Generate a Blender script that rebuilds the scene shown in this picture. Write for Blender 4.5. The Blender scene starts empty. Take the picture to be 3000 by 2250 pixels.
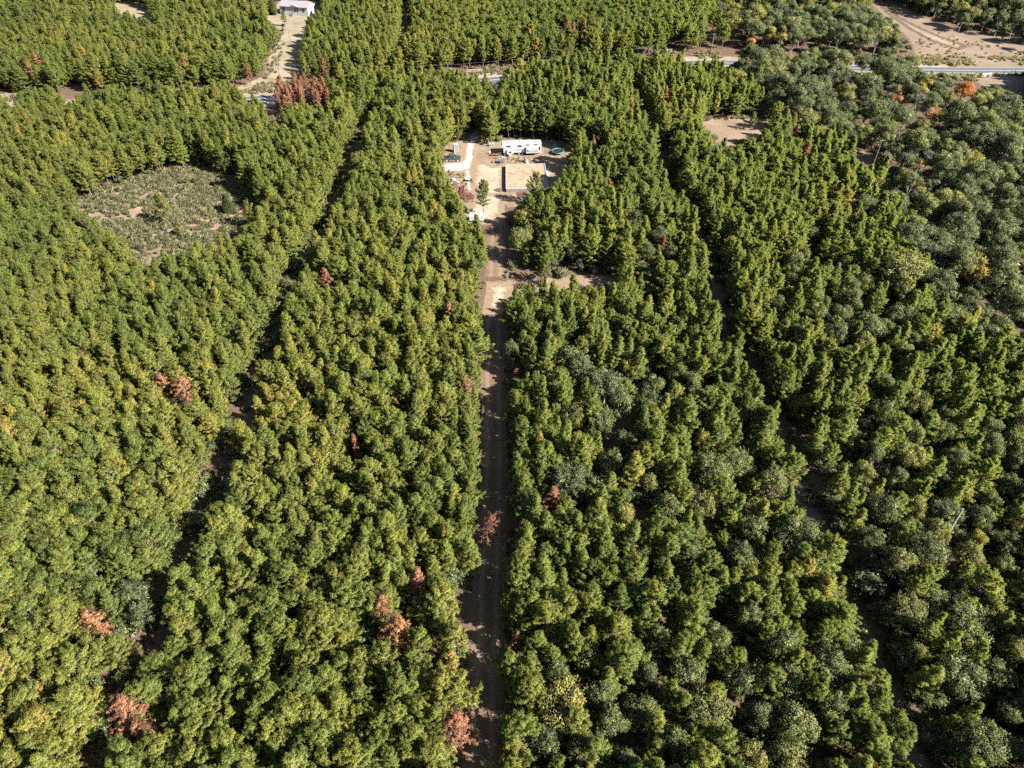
import bpy, bmesh, math, random
import numpy as np
from mathutils import Vector, Matrix

rng = np.random.default_rng(11)
random.seed(11)
S = bpy.context.scene
COL = S.collection
PI = math.pi
R = math.radians

# ------------------------------------------------------------------ camera model (the drone)
CAM_H, PITCH, F = 95.0, R(42.0), 2080.0
cp, sp = math.cos(PITCH), math.sin(PITCH)


def G(u, v, z=0.0):
    """ground point (at height z) seen at photo pixel u, v"""
    xc, yc = (u - 1500.0) / F, (1125.0 - v) / F
    dz = -sp + yc * cp
    t = (z - CAM_H) / dz
    return (xc * t, (cp + yc * sp) * t)


def proj(x, y, z):
    zz = np.asarray(z) - CAM_H
    d = y * cp - zz * sp
    up = y * sp + zz * cp
    return 1500.0 + F * x / d, 1125.0 - F * up / d, d


def pip(u, v, poly):
    """points in polygon, vectorised"""
    inside = np.zeros(np.shape(u), bool)
    n = len(poly)
    for i in range(n):
        x1, y1 = poly[i]
        x2, y2 = poly[(i + 1) % n]
        if y1 == y2:
            continue
        c = ((y1 > v) != (y2 > v)) & (u < (x2 - x1) * (v - y1) / (y2 - y1) + x1)
        inside ^= c
    return inside


def sdist(x, y, poly):
    d = np.full(np.shape(x), 1e9)
    n = len(poly)
    for i in range(n):
        x1, y1 = poly[i]
        x2, y2 = poly[(i + 1) % n]
        dx, dy = x2 - x1, y2 - y1
        t = np.clip(((x - x1) * dx + (y - y1) * dy) / (dx * dx + dy * dy + 1e-9), 0, 1)
        d = np.minimum(d, np.hypot(x - x1 - t * dx, y - y1 - t * dy))
    return np.where(pip(x, y, poly), d, -d)


def ldist(x, y, pts):
    """distance to a polyline"""
    d = np.full(np.shape(x), 1e9)
    for (x1, y1), (x2, y2) in zip(pts[:-1], pts[1:]):
        dx, dy = x2 - x1, y2 - y1
        t = np.clip(((x - x1) * dx + (y - y1) * dy) / (dx * dx + dy * dy + 1e-9), 0, 1)
        d = np.minimum(d, np.hypot(x - x1 - t * dx, y - y1 - t * dy))
    return d


def reg(pts, ox, oy, s):
    return [(ox + x / s, oy + y / s) for x, y in pts]


# ------------------------------------------------------------------ scene graph helpers
def tag(o, label=None, cat=None, group=None, kind=None):
    if label: o['label'] = label
    if cat: o['category'] = cat
    if group: o['group'] = group
    if kind: o['kind'] = kind
    return o


def link(o, parent=None):
    COL.objects.link(o)
    if parent is not None: o.parent = parent
    return o


def empty(name, loc, rz=0.0, label=None, cat=None, group=None):
    o = bpy.data.objects.new(name, None)
    o.empty_display_size = 0.3
    o.location = (loc[0], loc[1], loc[2] if len(loc) > 2 else 0.0)
    o.rotation_euler = (0, 0, rz)
    link(o)
    return tag(o, label, cat, group)


class MB:
    """collects simple shapes, then links them as one mesh object"""
    def __init__(self):
        self.b = bmesh.new()

    def box(self, size, loc, rz=0.0, bevel=0.0, rot=None):
        m = Matrix.Translation(loc) @ (rot if rot is not None else Matrix.Rotation(rz, 4, 'Z')) @ Matrix.Diagonal((*size, 1))
        r = bmesh.ops.create_cube(self.b, size=1.0, matrix=m)
        if bevel > 0:
            es = list({e for v in r['verts'] for e in v.link_edges})
            bmesh.ops.bevel(self.b, geom=es, offset=bevel, segments=2, affect='EDGES', profile=0.6)
        return self

    def cyl(self, p0, p1, r0, r1=None, n=8):
        r1 = r0 if r1 is None else r1
        p0, p1 = Vector(p0), Vector(p1)
        d = p1 - p0
        q = d.to_track_quat('Z', 'Y').to_matrix().to_4x4()
        m = Matrix.Translation((p0 + p1) / 2) @ q
        bmesh.ops.create_cone(self.b, cap_ends=True, segments=n, radius1=r0, radius2=r1, depth=d.length, matrix=m)
        return self

    def tube(self, pts, r, n=6):
        for a, c in zip(pts[:-1], pts[1:]):
            self.cyl(a, c, r, r, n)
        return self

    def prism(self, prof, y0, y1, bevel=0.0):
        """profile in x,z extruded along y"""
        a = [self.b.verts.new((x, y0, z)) for x, z in prof]
        c = [self.b.verts.new((x, y1, z)) for x, z in prof]
        n = len(prof)
        fs = [self.b.faces.new(a), self.b.faces.new(c[::-1])]
        for i in range(n):
            fs.append(self.b.faces.new((a[i], c[i], c[(i + 1) % n], a[(i + 1) % n])))
        bmesh.ops.recalc_face_normals(self.b, faces=fs)
        if bevel > 0:
            es = list({e for f in fs for e in f.edges})
            bmesh.ops.bevel(self.b, geom=es, offset=bevel, segments=2, affect='EDGES', profile=0.6)
        return self

    def torus(self, c, R0, r, n=28, k=6):
        vs = []
        for i in range(n):
            a = 2 * PI * i / n
            for j in range(k):
                t = 2 * PI * j / k
                vs.append(self.b.verts.new((c[0] + (R0 + r * math.cos(t)) * math.cos(a), c[1] + (R0 + r * math.cos(t)) * math.sin(a), c[2] + r * math.sin(t))))
        for i in range(n):
            for j in range(k):
                self.b.faces.new((vs[i * k + j], vs[(i + 1) % n * k + j], vs[(i + 1) % n * k + (j + 1) % k], vs[i * k + (j + 1) % k]))
        return self

    def build(self, name, mat, parent=None):
        me = bpy.data.meshes.new(name)
        self.b.to_mesh(me)
        self.b.free()
        me.materials.append(mat)
        o = bpy.data.objects.new(name, me)
        return link(o, parent)


def np_mesh(name, V, T, mats, shade=None, mat_idx=None, smooth=False, nrm=None):
    """mesh from numpy arrays; T is (n,3) or (n,4)"""
    me = bpy.data.meshes.new(name)
    V = np.asarray(V, np.float32)
    T = np.asarray(T, np.int32)
    n, k = T.shape
    me.vertices.add(len(V)); me.vertices.foreach_set('co', V.ravel())
    me.loops.add(n * k); me.loops.foreach_set('vertex_index', T.ravel())
    me.polygons.add(n)
    me.polygons.foreach_set('loop_start', np.arange(0, n * k, k, dtype=np.int32))
    if mat_idx is not None:
        me.polygons.foreach_set('material_index', np.asarray(mat_idx, np.int32))
    if smooth:
        me.polygons.foreach_set('use_smooth', np.ones(n, bool))
    me.update(calc_edges=True)
    for m in mats: me.materials.append(m)
    if shade is not None:
        a = me.attributes.new('shade', 'FLOAT', 'FACE')
        a.data.foreach_set('value', np.asarray(shade, np.float32))
    if nrm is not None:
        a = me.attributes.new('leafdir', 'FLOAT_VECTOR', 'FACE')
        a.data.foreach_set('vector', np.asarray(nrm, np.float32).ravel())
    return me


# ------------------------------------------------------------------ materials
class NT:
    def __init__(self, name):
        self.m = bpy.data.materials.new(name)
        self.m.use_nodes = True
        self.t = self.m.node_tree
        self.t.nodes.clear()
        self.out = self.n('ShaderNodeOutputMaterial')

    def n(self, typ, **kw):
        nd = self.t.nodes.new(typ)
        for k, v in kw.items(): setattr(nd, k, v)
        return nd

    def l(self, a, b): self.t.links.new(a, b)

    def ramp(self, fac, stops, interp='LINEAR'):
        r = self.n('ShaderNodeValToRGB')
        r.color_ramp.interpolation = interp
        el = r.color_ramp.elements
        while len(el) < len(stops): el.new(0.5)
        for e, (p, c) in zip(el, stops):
            e.position = p; e.color = (*c, 1)
        self.l(fac, r.inputs[0])
        return r.outputs[0]

    def noise(self, co, scale, detail=4, rough=0.55):
        nd = self.n('ShaderNodeTexNoise')
        nd.inputs['Scale'].default_value = scale
        nd.inputs['Detail'].default_value = detail
        nd.inputs['Roughness'].default_value = rough
        self.l(co, nd.inputs['Vector'])
        return nd.outputs[0]

    def math(self, op, a, b=None, c=None, clamp=False):
        nd = self.n('ShaderNodeMath', operation=op, use_clamp=clamp)
        for i, x in enumerate((a, b, c)):
            if x is None: continue
            if isinstance(x, (int, float)): nd.inputs[i].default_value = x
            else: self.l(x, nd.inputs[i])
        return nd.outputs[0]

    def mix(self, fac, a, b, blend='MIX'):
        nd = self.n('ShaderNodeMix', data_type='RGBA', blend_type=blend)
        for idx, x in ((0, fac), (6, a), (7, b)):
            if isinstance(x, (int, float)): nd.inputs[idx].default_value = x
            elif isinstance(x, tuple): nd.inputs[idx].default_value = (*x, 1)
            else: self.l(x, nd.inputs[idx])
        return nd.outputs[2]

    def attr(self, name, typ='GEOMETRY'):
        nd = self.n('ShaderNodeAttribute', attribute_name=name, attribute_type=typ)
        return nd.outputs['Fac']

    def surf(self, color, rough=0.8, metal=0.0, spec=0.3, bump=None, bump_d=0.02):
        p = self.n('ShaderNodeBsdfPrincipled')
        if isinstance(color, tuple): p.inputs['Base Color'].default_value = (*color, 1)
        else: self.l(color, p.inputs['Base Color'])
        if isinstance(rough, (int, float)): p.inputs['Roughness'].default_value = rough
        else: self.l(rough, p.inputs['Roughness'])
        p.inputs['Metallic'].default_value = metal
        p.inputs['Specular IOR Level'].default_value = spec
        if bump is not None:
            b = self.n('ShaderNodeBump')
            b.inputs['Distance'].default_value = bump_d
            self.l(bump, b.inputs['Height'])
            self.l(b.outputs[0], p.inputs['Normal'])
        self.l(p.outputs[0], self.out.inputs[0])
        return self.m


def simple(name, col, rough=0.6, metal=0.0, spec=0.4, var=0.15, scale=3.0):
    t = NT(name)
    co = t.n('ShaderNodeTexCoord').outputs['Object']
    f = t.noise(co, scale, 5)
    c = t.ramp(f, [(0.3, tuple(x * (1 - var) for x in col)), (0.7, tuple(min(1, x * (1 + var)) for x in col))])
    return t.surf(c, rough, metal, spec)


def foliage(name, stops, dry, dry_amt, transl=0.46, rough=0.6, spec=0.25):
    """tint per tree, shade per tuft"""
    t = NT(name)
    tint = t.attr('tint', 'INSTANCER')
    sh = t.attr('shade')
    a = t.math('ADD', tint, t.math('MULTIPLY', t.math('SUBTRACT', sh, 0.5), 0.30), clamp=True)
    c = t.ramp(a, stops)
    d = t.math('MULTIPLY', t.math('GREATER_THAN', sh, 1.0 - dry_amt), 0.8)
    c = t.mix(d, c, dry)
    nv = t.n('ShaderNodeAttribute', attribute_name='leafdir', attribute_type='GEOMETRY')
    vt = t.n('ShaderNodeVectorTransform', vector_type='NORMAL', convert_from='OBJECT', convert_to='WORLD')
    t.l(nv.outputs['Vector'], vt.inputs[0])
    p = t.n('ShaderNodeBsdfPrincipled')
    t.l(vt.outputs[0], p.inputs['Normal'])
    t.l(c, p.inputs['Base Color'])
    p.inputs['Roughness'].default_value = rough
    p.inputs['Specular IOR Level'].default_value = spec
    tr = t.n('ShaderNodeBsdfTranslucent')
    t.l(t.mix(1.0, c, (1.0, 1.05, 0.55), 'MULTIPLY'), tr.inputs[0])
    mx = t.n('ShaderNodeMixShader')
    mx.inputs[0].default_value = transl
    t.l(p.outputs[0], mx.inputs[1]); t.l(tr.outputs[0], mx.inputs[2])
    t.l(mx.outputs[0], t.out.inputs[0])
    return t.m


M = {}
M['pine'] = foliage('pine_needles', [(0.0, (0.121, 0.171, 0.043)), (0.45, (0.224, 0.260, 0.054)), (0.8, (0.319, 0.316, 0.063)), (1.0, (0.429, 0.330, 0.082))], (0.379, 0.214, 0.075), 0.025)
M['dead'] = foliage('dead_needles', [(0.0, (0.214, 0.073, 0.045)), (0.5, (0.355, 0.160, 0.085)), (1.0, (0.386, 0.194, 0.064))], (0.172, 0.115, 0.064), 0.12, transl=0.25)
M['oak'] = foliage('broad_leaves', [(0.0, (0.070, 0.087, 0.038)), (0.3, (0.116, 0.131, 0.044)), (0.5, (0.167, 0.167, 0.038)), (0.7, (0.348, 0.269, 0.043)), (0.85, (0.390, 0.160, 0.048)), (1.0, (0.376, 0.087, 0.037))], (0.289, 0.262, 0.127), 0.07, transl=0.25)
M['juniper'] = foliage('juniper_scales', [(0.0, (0.062, 0.094, 0.022)), (1.0, (0.112, 0.138, 0.027))], (0.150, 0.125, 0.037), 0.1, transl=0.2)
M['weed'] = foliage('weed_leaves', [(0.0, (0.162, 0.189, 0.083)), (0.5, (0.267, 0.260, 0.124)), (1.0, (0.423, 0.329, 0.165))], (0.479, 0.365, 0.201), 0.2, transl=0.25)
M['bark'] = simple('pine_bark', (0.123, 0.095, 0.077), 0.9, spec=0.1, var=0.35, scale=6)
M['greybark'] = simple('grey_bark', (0.197, 0.184, 0.164), 0.9, spec=0.1, var=0.3, scale=5)


def litter(t, co):
    """pine straw and leaf litter: the colour every sheet of ground runs out into"""
    a = t.noise(co, 0.12, 5)
    b = t.noise(co, 1.6, 6, 0.65)
    c = t.ramp(b, [(0.25, (0.052, 0.031, 0.022)), (0.5, (0.086, 0.053, 0.037)), (0.75, (0.126, 0.081, 0.056))])
    return t.mix(t.math('MULTIPLY', a, 0.55), c, t.ramp(b, [(0.3, (0.061, 0.049, 0.033)), (0.7, (0.126, 0.096, 0.068))]))


def ground_mat(name, stops, n_scale=0.9, ragged=1.5, spots=None, streak=None, base=True, under=None, ruts=None):
    t = NT(name)
    co = t.n('ShaderNodeTexCoord').outputs['Object']
    v = co
    if streak:
        mp = t.n('ShaderNodeMapping')
        mp.inputs['Scale'].default_value = streak
        t.l(co, mp.inputs['Vector']); v = mp.outputs[0]
    big = t.noise(v, n_scale * 0.13, 4)
    fine = t.noise(v, n_scale, 7, 0.68)
    f = t.math('ADD', t.math('MULTIPLY', big, 0.55), t.math('MULTIPLY', fine, 0.45))
    c = t.ramp(f, stops)
    if spots:
        s = t.noise(co, 0.75, 6, 0.7)
        s2 = t.noise(co, 0.25, 3)
        k = t.math('MULTIPLY', t.ramp(s, [(spots[1], (0, 0, 0)), (spots[1] + 0.07, (1, 1, 1))]), t.ramp(s2, [(0.38, (0, 0, 0)), (0.6, (1, 1, 1))]))
        c = t.mix(k, c, spots[0])
    if base:
        e = t.attr('edge')
        n1 = t.noise(co, 0.55, 7, 0.75)
        k = t.math('DIVIDE', t.math('SUBTRACT', t.math('MULTIPLY', e, 1.0 / ragged), t.math('MULTIPLY', t.math('SUBTRACT', n1, 0.28), 2.2)), 0.30, clamp=True)
        k = t.math('MULTIPLY', k, 1.0, clamp=True)
        if under:
            u_ = t.ramp(fine, [(0.3, tuple(x * 0.75 for x in under)), (0.7, tuple(x * 1.25 for x in under))])
        else:
            u_ = litter(t, co)
        c = t.mix(k, u_, c)
    if ruts:
        e2 = t.math('ADD', t.attr('edge'), t.math('MULTIPLY', t.math('SUBTRACT', t.noise(co, 0.5, 3), 0.5), 0.9))
        mid = t.math('SUBTRACT', 1.0, t.math('MULTIPLY', t.math('ABSOLUTE', t.math('SUBTRACT', e2, ruts)), 1.6), clamp=True)
        c = t.mix(t.math('MULTIPLY', mid, 0.55), c, (0.19, 0.145, 0.108))
        gr = t.math('MULTIPLY', t.math('GREATER_THAN', e2, ruts + 0.85), t.ramp(fine, [(0.42, (0, 0, 0)), (0.58, (1, 1, 1))]))
        c = t.mix(t.math('MULTIPLY', gr, 0.6), c, (0.085, 0.080, 0.042))
    bump = t.noise(co, 3.0, 6, 0.7)
    return t.surf(c, 0.95, spec=0.08, bump=bump, bump_d=0.06)


t = NT('forest_floor')
co = t.n('ShaderNodeTexCoord').outputs['Object']
M['ground'] = t.surf(litter(t, co), 0.95, spec=0.05, bump=t.noise(co, 2.5, 6, 0.7), bump_d=0.08)
M['track'] = ground_mat('track_dirt', [(0.30, (0.071, 0.043, 0.030)), (0.5, (0.110, 0.073, 0.052)), (0.7, (0.164, 0.115, 0.083))], 1.1, 1.4, ruts=2.3)
M['lane'] = ground_mat('lane_dirt', [(0.30, (0.063, 0.042, 0.031)), (0.5, (0.102, 0.074, 0.057)), (0.68, (0.148, 0.111, 0.082))], 1.0, 1.8)
M['sand'] = ground_mat('pale_sand', [(0.30, (0.162, 0.116, 0.075)), (0.45, (0.231, 0.183, 0.129)), (0.62, (0.271, 0.227, 0.171))], 1.2, 3.2, under=(0.160, 0.115, 0.078), spots=((0.145, 0.094, 0.057), 0.54))
M['fill'] = ground_mat('fill_sand', [(0.30, (0.167, 0.116, 0.071)), (0.42, (0.212, 0.161, 0.109)), (0.62, (0.239, 0.193, 0.140))], 1.0, 0.5, spots=((0.144, 0.090, 0.050), 0.52), base=False)
M['drive'] = ground_mat('white_drive', [(0.30, (0.174, 0.149, 0.120)), (0.46, (0.249, 0.232, 0.207)), (0.65, (0.290, 0.278, 0.262))], 1.3, 1.7, under=(0.17, 0.122, 0.080))
M['yard'] = ground_mat('yard_dirt', [(0.30, (0.102, 0.070, 0.048)), (0.48, (0.147, 0.107, 0.070)), (0.64, (0.190, 0.147, 0.099))], 1.4, 3.0, spots=((0.219, 0.182, 0.130), 0.53))
M['clear'] = ground_mat('clearing_ground', [(0.30, (0.106, 0.072, 0.048)), (0.5, (0.160, 0.114, 0.078)), (0.68, (0.222, 0.169, 0.120))], 1.0, 3.0)
M['field'] = ground_mat('dry_field', [(0.32, (0.113, 0.079, 0.058)), (0.5, (0.146, 0.108, 0.079)), (0.66, (0.182, 0.141, 0.103))], 0.7, 4.0, spots=((0.201, 0.162, 0.114), 0.62))
M['verge'] = ground_mat('verge_grass', [(0.30, (0.117, 0.090, 0.058)), (0.5, (0.179, 0.146, 0.102)), (0.68, (0.238, 0.202, 0.148))], 0.8, 3.0, spots=((0.076, 0.072, 0.040), 0.6))
t = NT('asphalt')
co = t.n('ShaderNodeTexCoord').outputs['Object']
M['asphalt'] = t.surf(t.ramp(t.noise(co, 0.6, 6), [(0.3, (0.054, 0.057, 0.065)), (0.7, (0.078, 0.082, 0.089))]), 0.85, spec=0.2)
M['paint'] = simple('road_paint', (0.285, 0.285, 0.267), 0.7, var=0.2, scale=1.5)
M['yellowpaint'] = simple('road_paint_yellow', (0.60, 0.50, 0.22), 0.7, var=0.2, scale=1.5)
M['white'] = simple('white_fibreglass', (0.302, 0.306, 0.309), 0.35, spec=0.5, var=0.03)
M['offwhite'] = simple('white_vinyl', (0.304, 0.309, 0.317), 0.6, var=0.04)
M['roofwhite'] = simple('white_membrane', (0.286, 0.286, 0.282), 0.7, var=0.06)
M['grey'] = simple('grey_panel', (0.144, 0.148, 0.158), 0.6, var=0.1)
M['lightgrey'] = simple('light_grey_panel', (0.217, 0.221, 0.231), 0.5, var=0.05)
M['glass'] = simple('dark_glass', (0.02, 0.022, 0.026), 0.08, spec=0.6, var=0.1)
M['black'] = simple('black_plastic', (0.02, 0.02, 0.022), 0.6, var=0.3)
M['rubber'] = simple('rubber', (0.02, 0.02, 0.02), 0.85, var=0.2)
M['metal'] = simple('galvanised_metal', (0.55, 0.56, 0.57), 0.4, metal=0.7, var=0.1)
M['rim'] = simple('alloy_rim', (0.60, 0.60, 0.60), 0.35, metal=0.6, var=0.05)
M['carpaint'] = simple('slate_car_paint', (0.045, 0.050, 0.060), 0.22, metal=0.3, spec=0.6, var=0.08)
M['red'] = simple('red_paint', (0.344, 0.029, 0.023), 0.45, var=0.1)
M['maroon'] = simple('maroon_paint', (0.092, 0.021, 0.021), 0.6, var=0.25)
M['blue'] = simple('blue_plastic', (0.031, 0.078, 0.189), 0.5, var=0.1)
M['teal'] = simple('teal_padding', (0.092, 0.193, 0.193), 0.6, var=0.1)
M['orange'] = simple('orange_plastic', (0.295, 0.108, 0.020), 0.6, var=0.1)
M['wood'] = simple('weathered_wood', (0.149, 0.115, 0.086), 0.9, spec=0.1, var=0.3, scale=4)
M['polewood'] = simple('pole_wood', (0.155, 0.134, 0.115), 0.9, spec=0.1, var=0.25, scale=3)
M['twig'] = simple('reddish_twigs', (0.149, 0.083, 0.063), 0.9, spec=0.1, var=0.35, scale=5)
M['shingle'] = simple('grey_shingle', (0.177, 0.167, 0.170), 0.9, spec=0.1, var=0.15, scale=2)
t = NT('concrete_block')
co = t.n('ShaderNodeTexCoord').outputs['Object']
M['block'] = t.surf(t.ramp(t.noise(co, 1.6, 6, 0.65), [(0.3, (0.118, 0.110, 0.106)), (0.7, (0.185, 0.179, 0.173))]), 0.9, spec=0.15)
# trampoline mesh net: see-through weave
t = NT('safety_net')
d = t.n('ShaderNodeBsdfDiffuse'); d.inputs[0].default_value = (0.02, 0.03, 0.03, 1)
tr = t.n('ShaderNodeBsdfTransparent')
mx = t.n('ShaderNodeMixShader'); mx.inputs[0].default_value = 0.28
t.l(tr.outputs[0], mx.inputs[1]); t.l(d.outputs[0], mx.inputs[2]); t.l(mx.outputs[0], t.out.inputs[0])
M['net'] = t.m

# ------------------------------------------------------------------ world, sun, camera
SUN_EL, SUN_AZ = R(39), R(-27)      # the sun stands to the right and a little behind the camera
to_sun = Vector((math.cos(SUN_AZ) * math.cos(SUN_EL), math.sin(SUN_AZ) * math.cos(SUN_EL), math.sin(SUN_EL)))
w = bpy.data.worlds.new('World'); S.world = w; w.use_nodes = True
nt = w.node_tree
bg = next(n for n in nt.nodes if n.type == 'BACKGROUND')
sky = nt.nodes.new('ShaderNodeTexSky'); sky.sky_type = 'NISHITA'; sky.sun_disc = False
sky.sun_elevation = SUN_EL; sky.sun_rotation = math.atan2(to_sun.x, to_sun.y)
sky.air_density = 1.0; sky.dust_density = 1.0
nt.links.new(sky.outputs[0], bg.inputs[0]); bg.inputs[1].default_value = 0.05
sl = bpy.data.lights.new('sun', 'SUN'); sl.energy = 5.0; sl.angle = R(0.53); sl.color = (1.0, 0.955, 0.88)
so = link(bpy.data.objects.new('sun', sl)); so.rotation_euler = to_sun.to_track_quat('Z', 'Y').to_euler()
so.location = (60, -40, 160)
cam = bpy.data.cameras.new('camera'); cam.sensor_width = 36; cam.lens = F / 3000 * 36; cam.clip_end = 6000; cam.clip_start = 0.5
cobj = link(bpy.data.objects.new('camera', cam)); cobj.location = (0, 0, CAM_H); cobj.rotation_euler = (PI / 2 - PITCH, 0, 0)
S.camera = cobj
S.view_settings.view_transform = 'Standard'; S.view_settings.look = 'None'
S.view_settings.exposure = 2.1; S.view_settings.gamma = 1.0
try: S.view_settings.use_curve_mapping = False
except Exception: pass
S.render.engine = 'CYCLES'
S.cycles.max_bounces = 5; S.cycles.diffuse_bounces = 3; S.cycles.glossy_bounces = 2; S.cycles.transmission_bounces = 3
S.cycles.transparent_max_bounces = 8
S.cycles.use_adaptive_sampling = True; S.cycles.adaptive_threshold = 0.02
S.cycles.use_denoising = False
S.cycles.caustics_reflective = False; S.cycles.caustics_refractive = False

# ------------------------------------------------------------------ plan of the place (photo outlines carried down to the ground)
TRACK = [G(*p) for p in [(1395, 2420), (1410, 2250), (1432, 1763), (1446, 1356), (1444, 1017), (1444, 922), (1455, 746), (1455, 637), (1445, 600)]]
TRACK = [(TRACK[0][0], 12.0)] + TRACK
LANE_L = [G(*p) for p in [(300, 2420), (339, 2197), (447, 2007), (475, 1817), (570, 1668), (637, 1532), (678, 1356), (739, 1207), (808, 1031), (868, 881), (936, 759), (997, 583), (1055, 440), (1098, 345)]]
LANE_R = [G(*p) for p in [(2740, 2400), (2658, 2156), (2563, 1953), (2481, 1776), (2360, 1478), (2285, 1302), (2170, 1071), (2120, 990), (2080, 786), (2030, 678), (1953, 583), (1898, 393), (1870, 325), (1848, 271)]]
LANE_F = [G(*p) for p in [(830, 420), (800, 360), (775, 310)]]
LANE_N = [G(*p) for p in [(1165, 210), (1180, 170), (1190, 90), (1190, 10)]]
ROAD = [G(*p) for p in [(-700, 345), (-200, 333), (0, 322), (400, 308), (765, 291), (1100, 264), (1450, 234), (1750, 206), (1950, 190), (2070, 183.5), (2200, 186), (2360, 194), (2525, 201), (2700, 205), (2900, 206.5), (3250, 208), (3600, 210)]]


def smooth_line(pts, it=2):
    for _ in range(it):
        q = [pts[0]]
        for a, b in zip(pts[:-1], pts[1:]):
            q += [(0.75 * a[0] + 0.25 * b[0], 0.75 * a[1] + 0.25 * b[1]), (0.25 * a[0] + 0.75 * b[0], 0.25 * a[1] + 0.75 * b[1])]
        pts = q + [pts[-1]]
    return pts


ROADS = smooth_line(ROAD)


def xat(line, y):
    return np.interp(y, [p[1] for p in line], [p[0] for p in line])


r4 = lambda pts: reg(pts, 1250, 340, 4.424)
r5 = lambda pts: reg(pts, 1250, 540, 3.403)
rl = lambda pts: reg(pts, 0, 400, 2.212)
r1 = lambda pts: reg(pts, 0, 0, 2.212)
r2 = lambda pts: reg(pts, 1000, 0, 2.212)
r3 = lambda pts: reg(pts, 2000, 0, 2.212)
# places where the photo looks through to open ground: no tree may stand in the way
OPEN = {
    'yard': r4([(205, 600), (215, 480), (330, 350), (500, 360), (480, 320), (500, 260), (600, 180), (680, 150), (700, 250), (700, 400), (860, 400), (960, 300), (1240, 300), (1480, 312), (1500, 380), (1700, 320), (1840, 400), (1830, 540), (1790, 620), (1820, 760), (1600, 900), (1575, 1000), (1470, 980), (1440, 1020), (1240, 1020), (1020, 1010), (985, 1100), (980, 1250), (800, 1310), (560, 1310), (530, 1250), (500, 1130), (430, 1050), (300, 900), (240, 700)]),
    'mid': r5([(600, 960), (820, 950), (1090, 940), (1400, 910), (1640, 905), (1860, 930), (1900, 990), (1840, 1030), (1700, 1040), (1520, 960), (1350, 1000), (1100, 960), (1040, 980), (930, 960), (880, 1080), (760, 1180), (740, 1290), (545, 1290), (520, 1100)]),
    'left': rl([(480, 450), (620, 400), (680, 340), (900, 280), (1050, 240), (1250, 190), (1370, 200), (1500, 280), (1620, 380), (1720, 490), (1640, 480), (1560, 640), (1350, 700), (1080, 760), (1000, 830), (900, 820), (850, 720), (780, 680), (650, 580), (550, 500)]),
    'right': r3([(110, 780), (240, 765), (580, 775), (530, 850), (390, 900), (300, 950), (230, 880)]),
    'lot': r1([(1690, 110), (1760, 95), (1790, 12), (2060, 14), (2080, 60), (2080, 80), (1985, 110), (1960, 230), (1930, 380), (1940, 500), (1770, 520), (1750, 640), (1640, 650), (1520, 600), (1600, 540), (1720, 500), (1740, 400), (1800, 300), (1830, 200), (1840, 140), (1740, 120)]),
    'grass_far': r1([(720, 50), (830, 20), (990, 90), (970, 120), (860, 100)]),
    'field': r3([(1190, 0), (1330, 0), (1480, 85), (1640, 150), (1800, 215), (2050, 265), (2212, 335), (2212, 680), (2170, 640), (2080, 525), (1950, 500), (1740, 465), (1660, 410), (1540, 370), (1500, 220), (1330, 90), (1260, 60)]),
    'road_a': r2([(985, 500), (1012, 490), (1020, 560), (1010, 600), (990, 560)]),
    'road_b': r2([(740, 445), (1000, 460), (1300, 410), (1600, 365), (1950, 325), (2212, 320), (2212, 342), (1840, 345), (1600, 370), (1380, 400), (1200, 430), (1030, 480), (980, 495), (820, 480)]),
    'road_c': r3([(20, 345), (180, 325), (370, 330), (320, 410), (270, 425), (250, 385), (10, 395)]),
    'road_d': r3([(1120, 430), (1200, 432), (1200, 466), (1125, 462)]),
    'bank_l': r1([(0, 605), (110, 600), (110, 660), (0, 650)]),
    'bank_m': r1([(390, 595), (470, 572), (590, 562), (480, 630), (430, 660)]),
    'rdrive': r3([(1130, 975), (1190, 985), (1245, 1030), (1235, 1078), (1180, 1070), (1130, 1020)]),
}
HARD = [r3([(230, 0), (1190, 0), (1250, 60), (1480, 230), (1500, 330), (1430, 380), (1200, 410), (1100, 410), (560, 330), (400, 330), (330, 190), (200, 60)]),
        [(2125, 165), (2330, 150), (2560, 150), (2700, 165), (2800, 205), (2900, 235), (3400, 330), (3400, 1010), (2905, 1000), (2760, 900), (2700, 760), (2640, 650), (2600, 500), (2510, 440), (2440, 400), (2330, 385), (2290, 330), (2220, 270), (2140, 235)],
        r3([(1400, 0), (2900, 0), (2900, 420), (2212, 310), (2050, 255), (1800, 205), (1640, 135), (1480, 70)])]
MIXED = [[(2620, 560), (2740, 880), (3000, 1020), (3400, 1100), (3400, 2500), (2760, 2500), (2700, 2200), (2560, 1700), (2450, 1300), (2420, 900), (2480, 640)],
         [(1600, 950), (2050, 980), (2250, 1350), (2360, 1700), (2200, 1900), (1900, 1700), (1750, 1300)]]
SPARSE = [r3([(150, 60), (400, 60), (420, 330), (200, 330), (150, 250)])]

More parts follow.
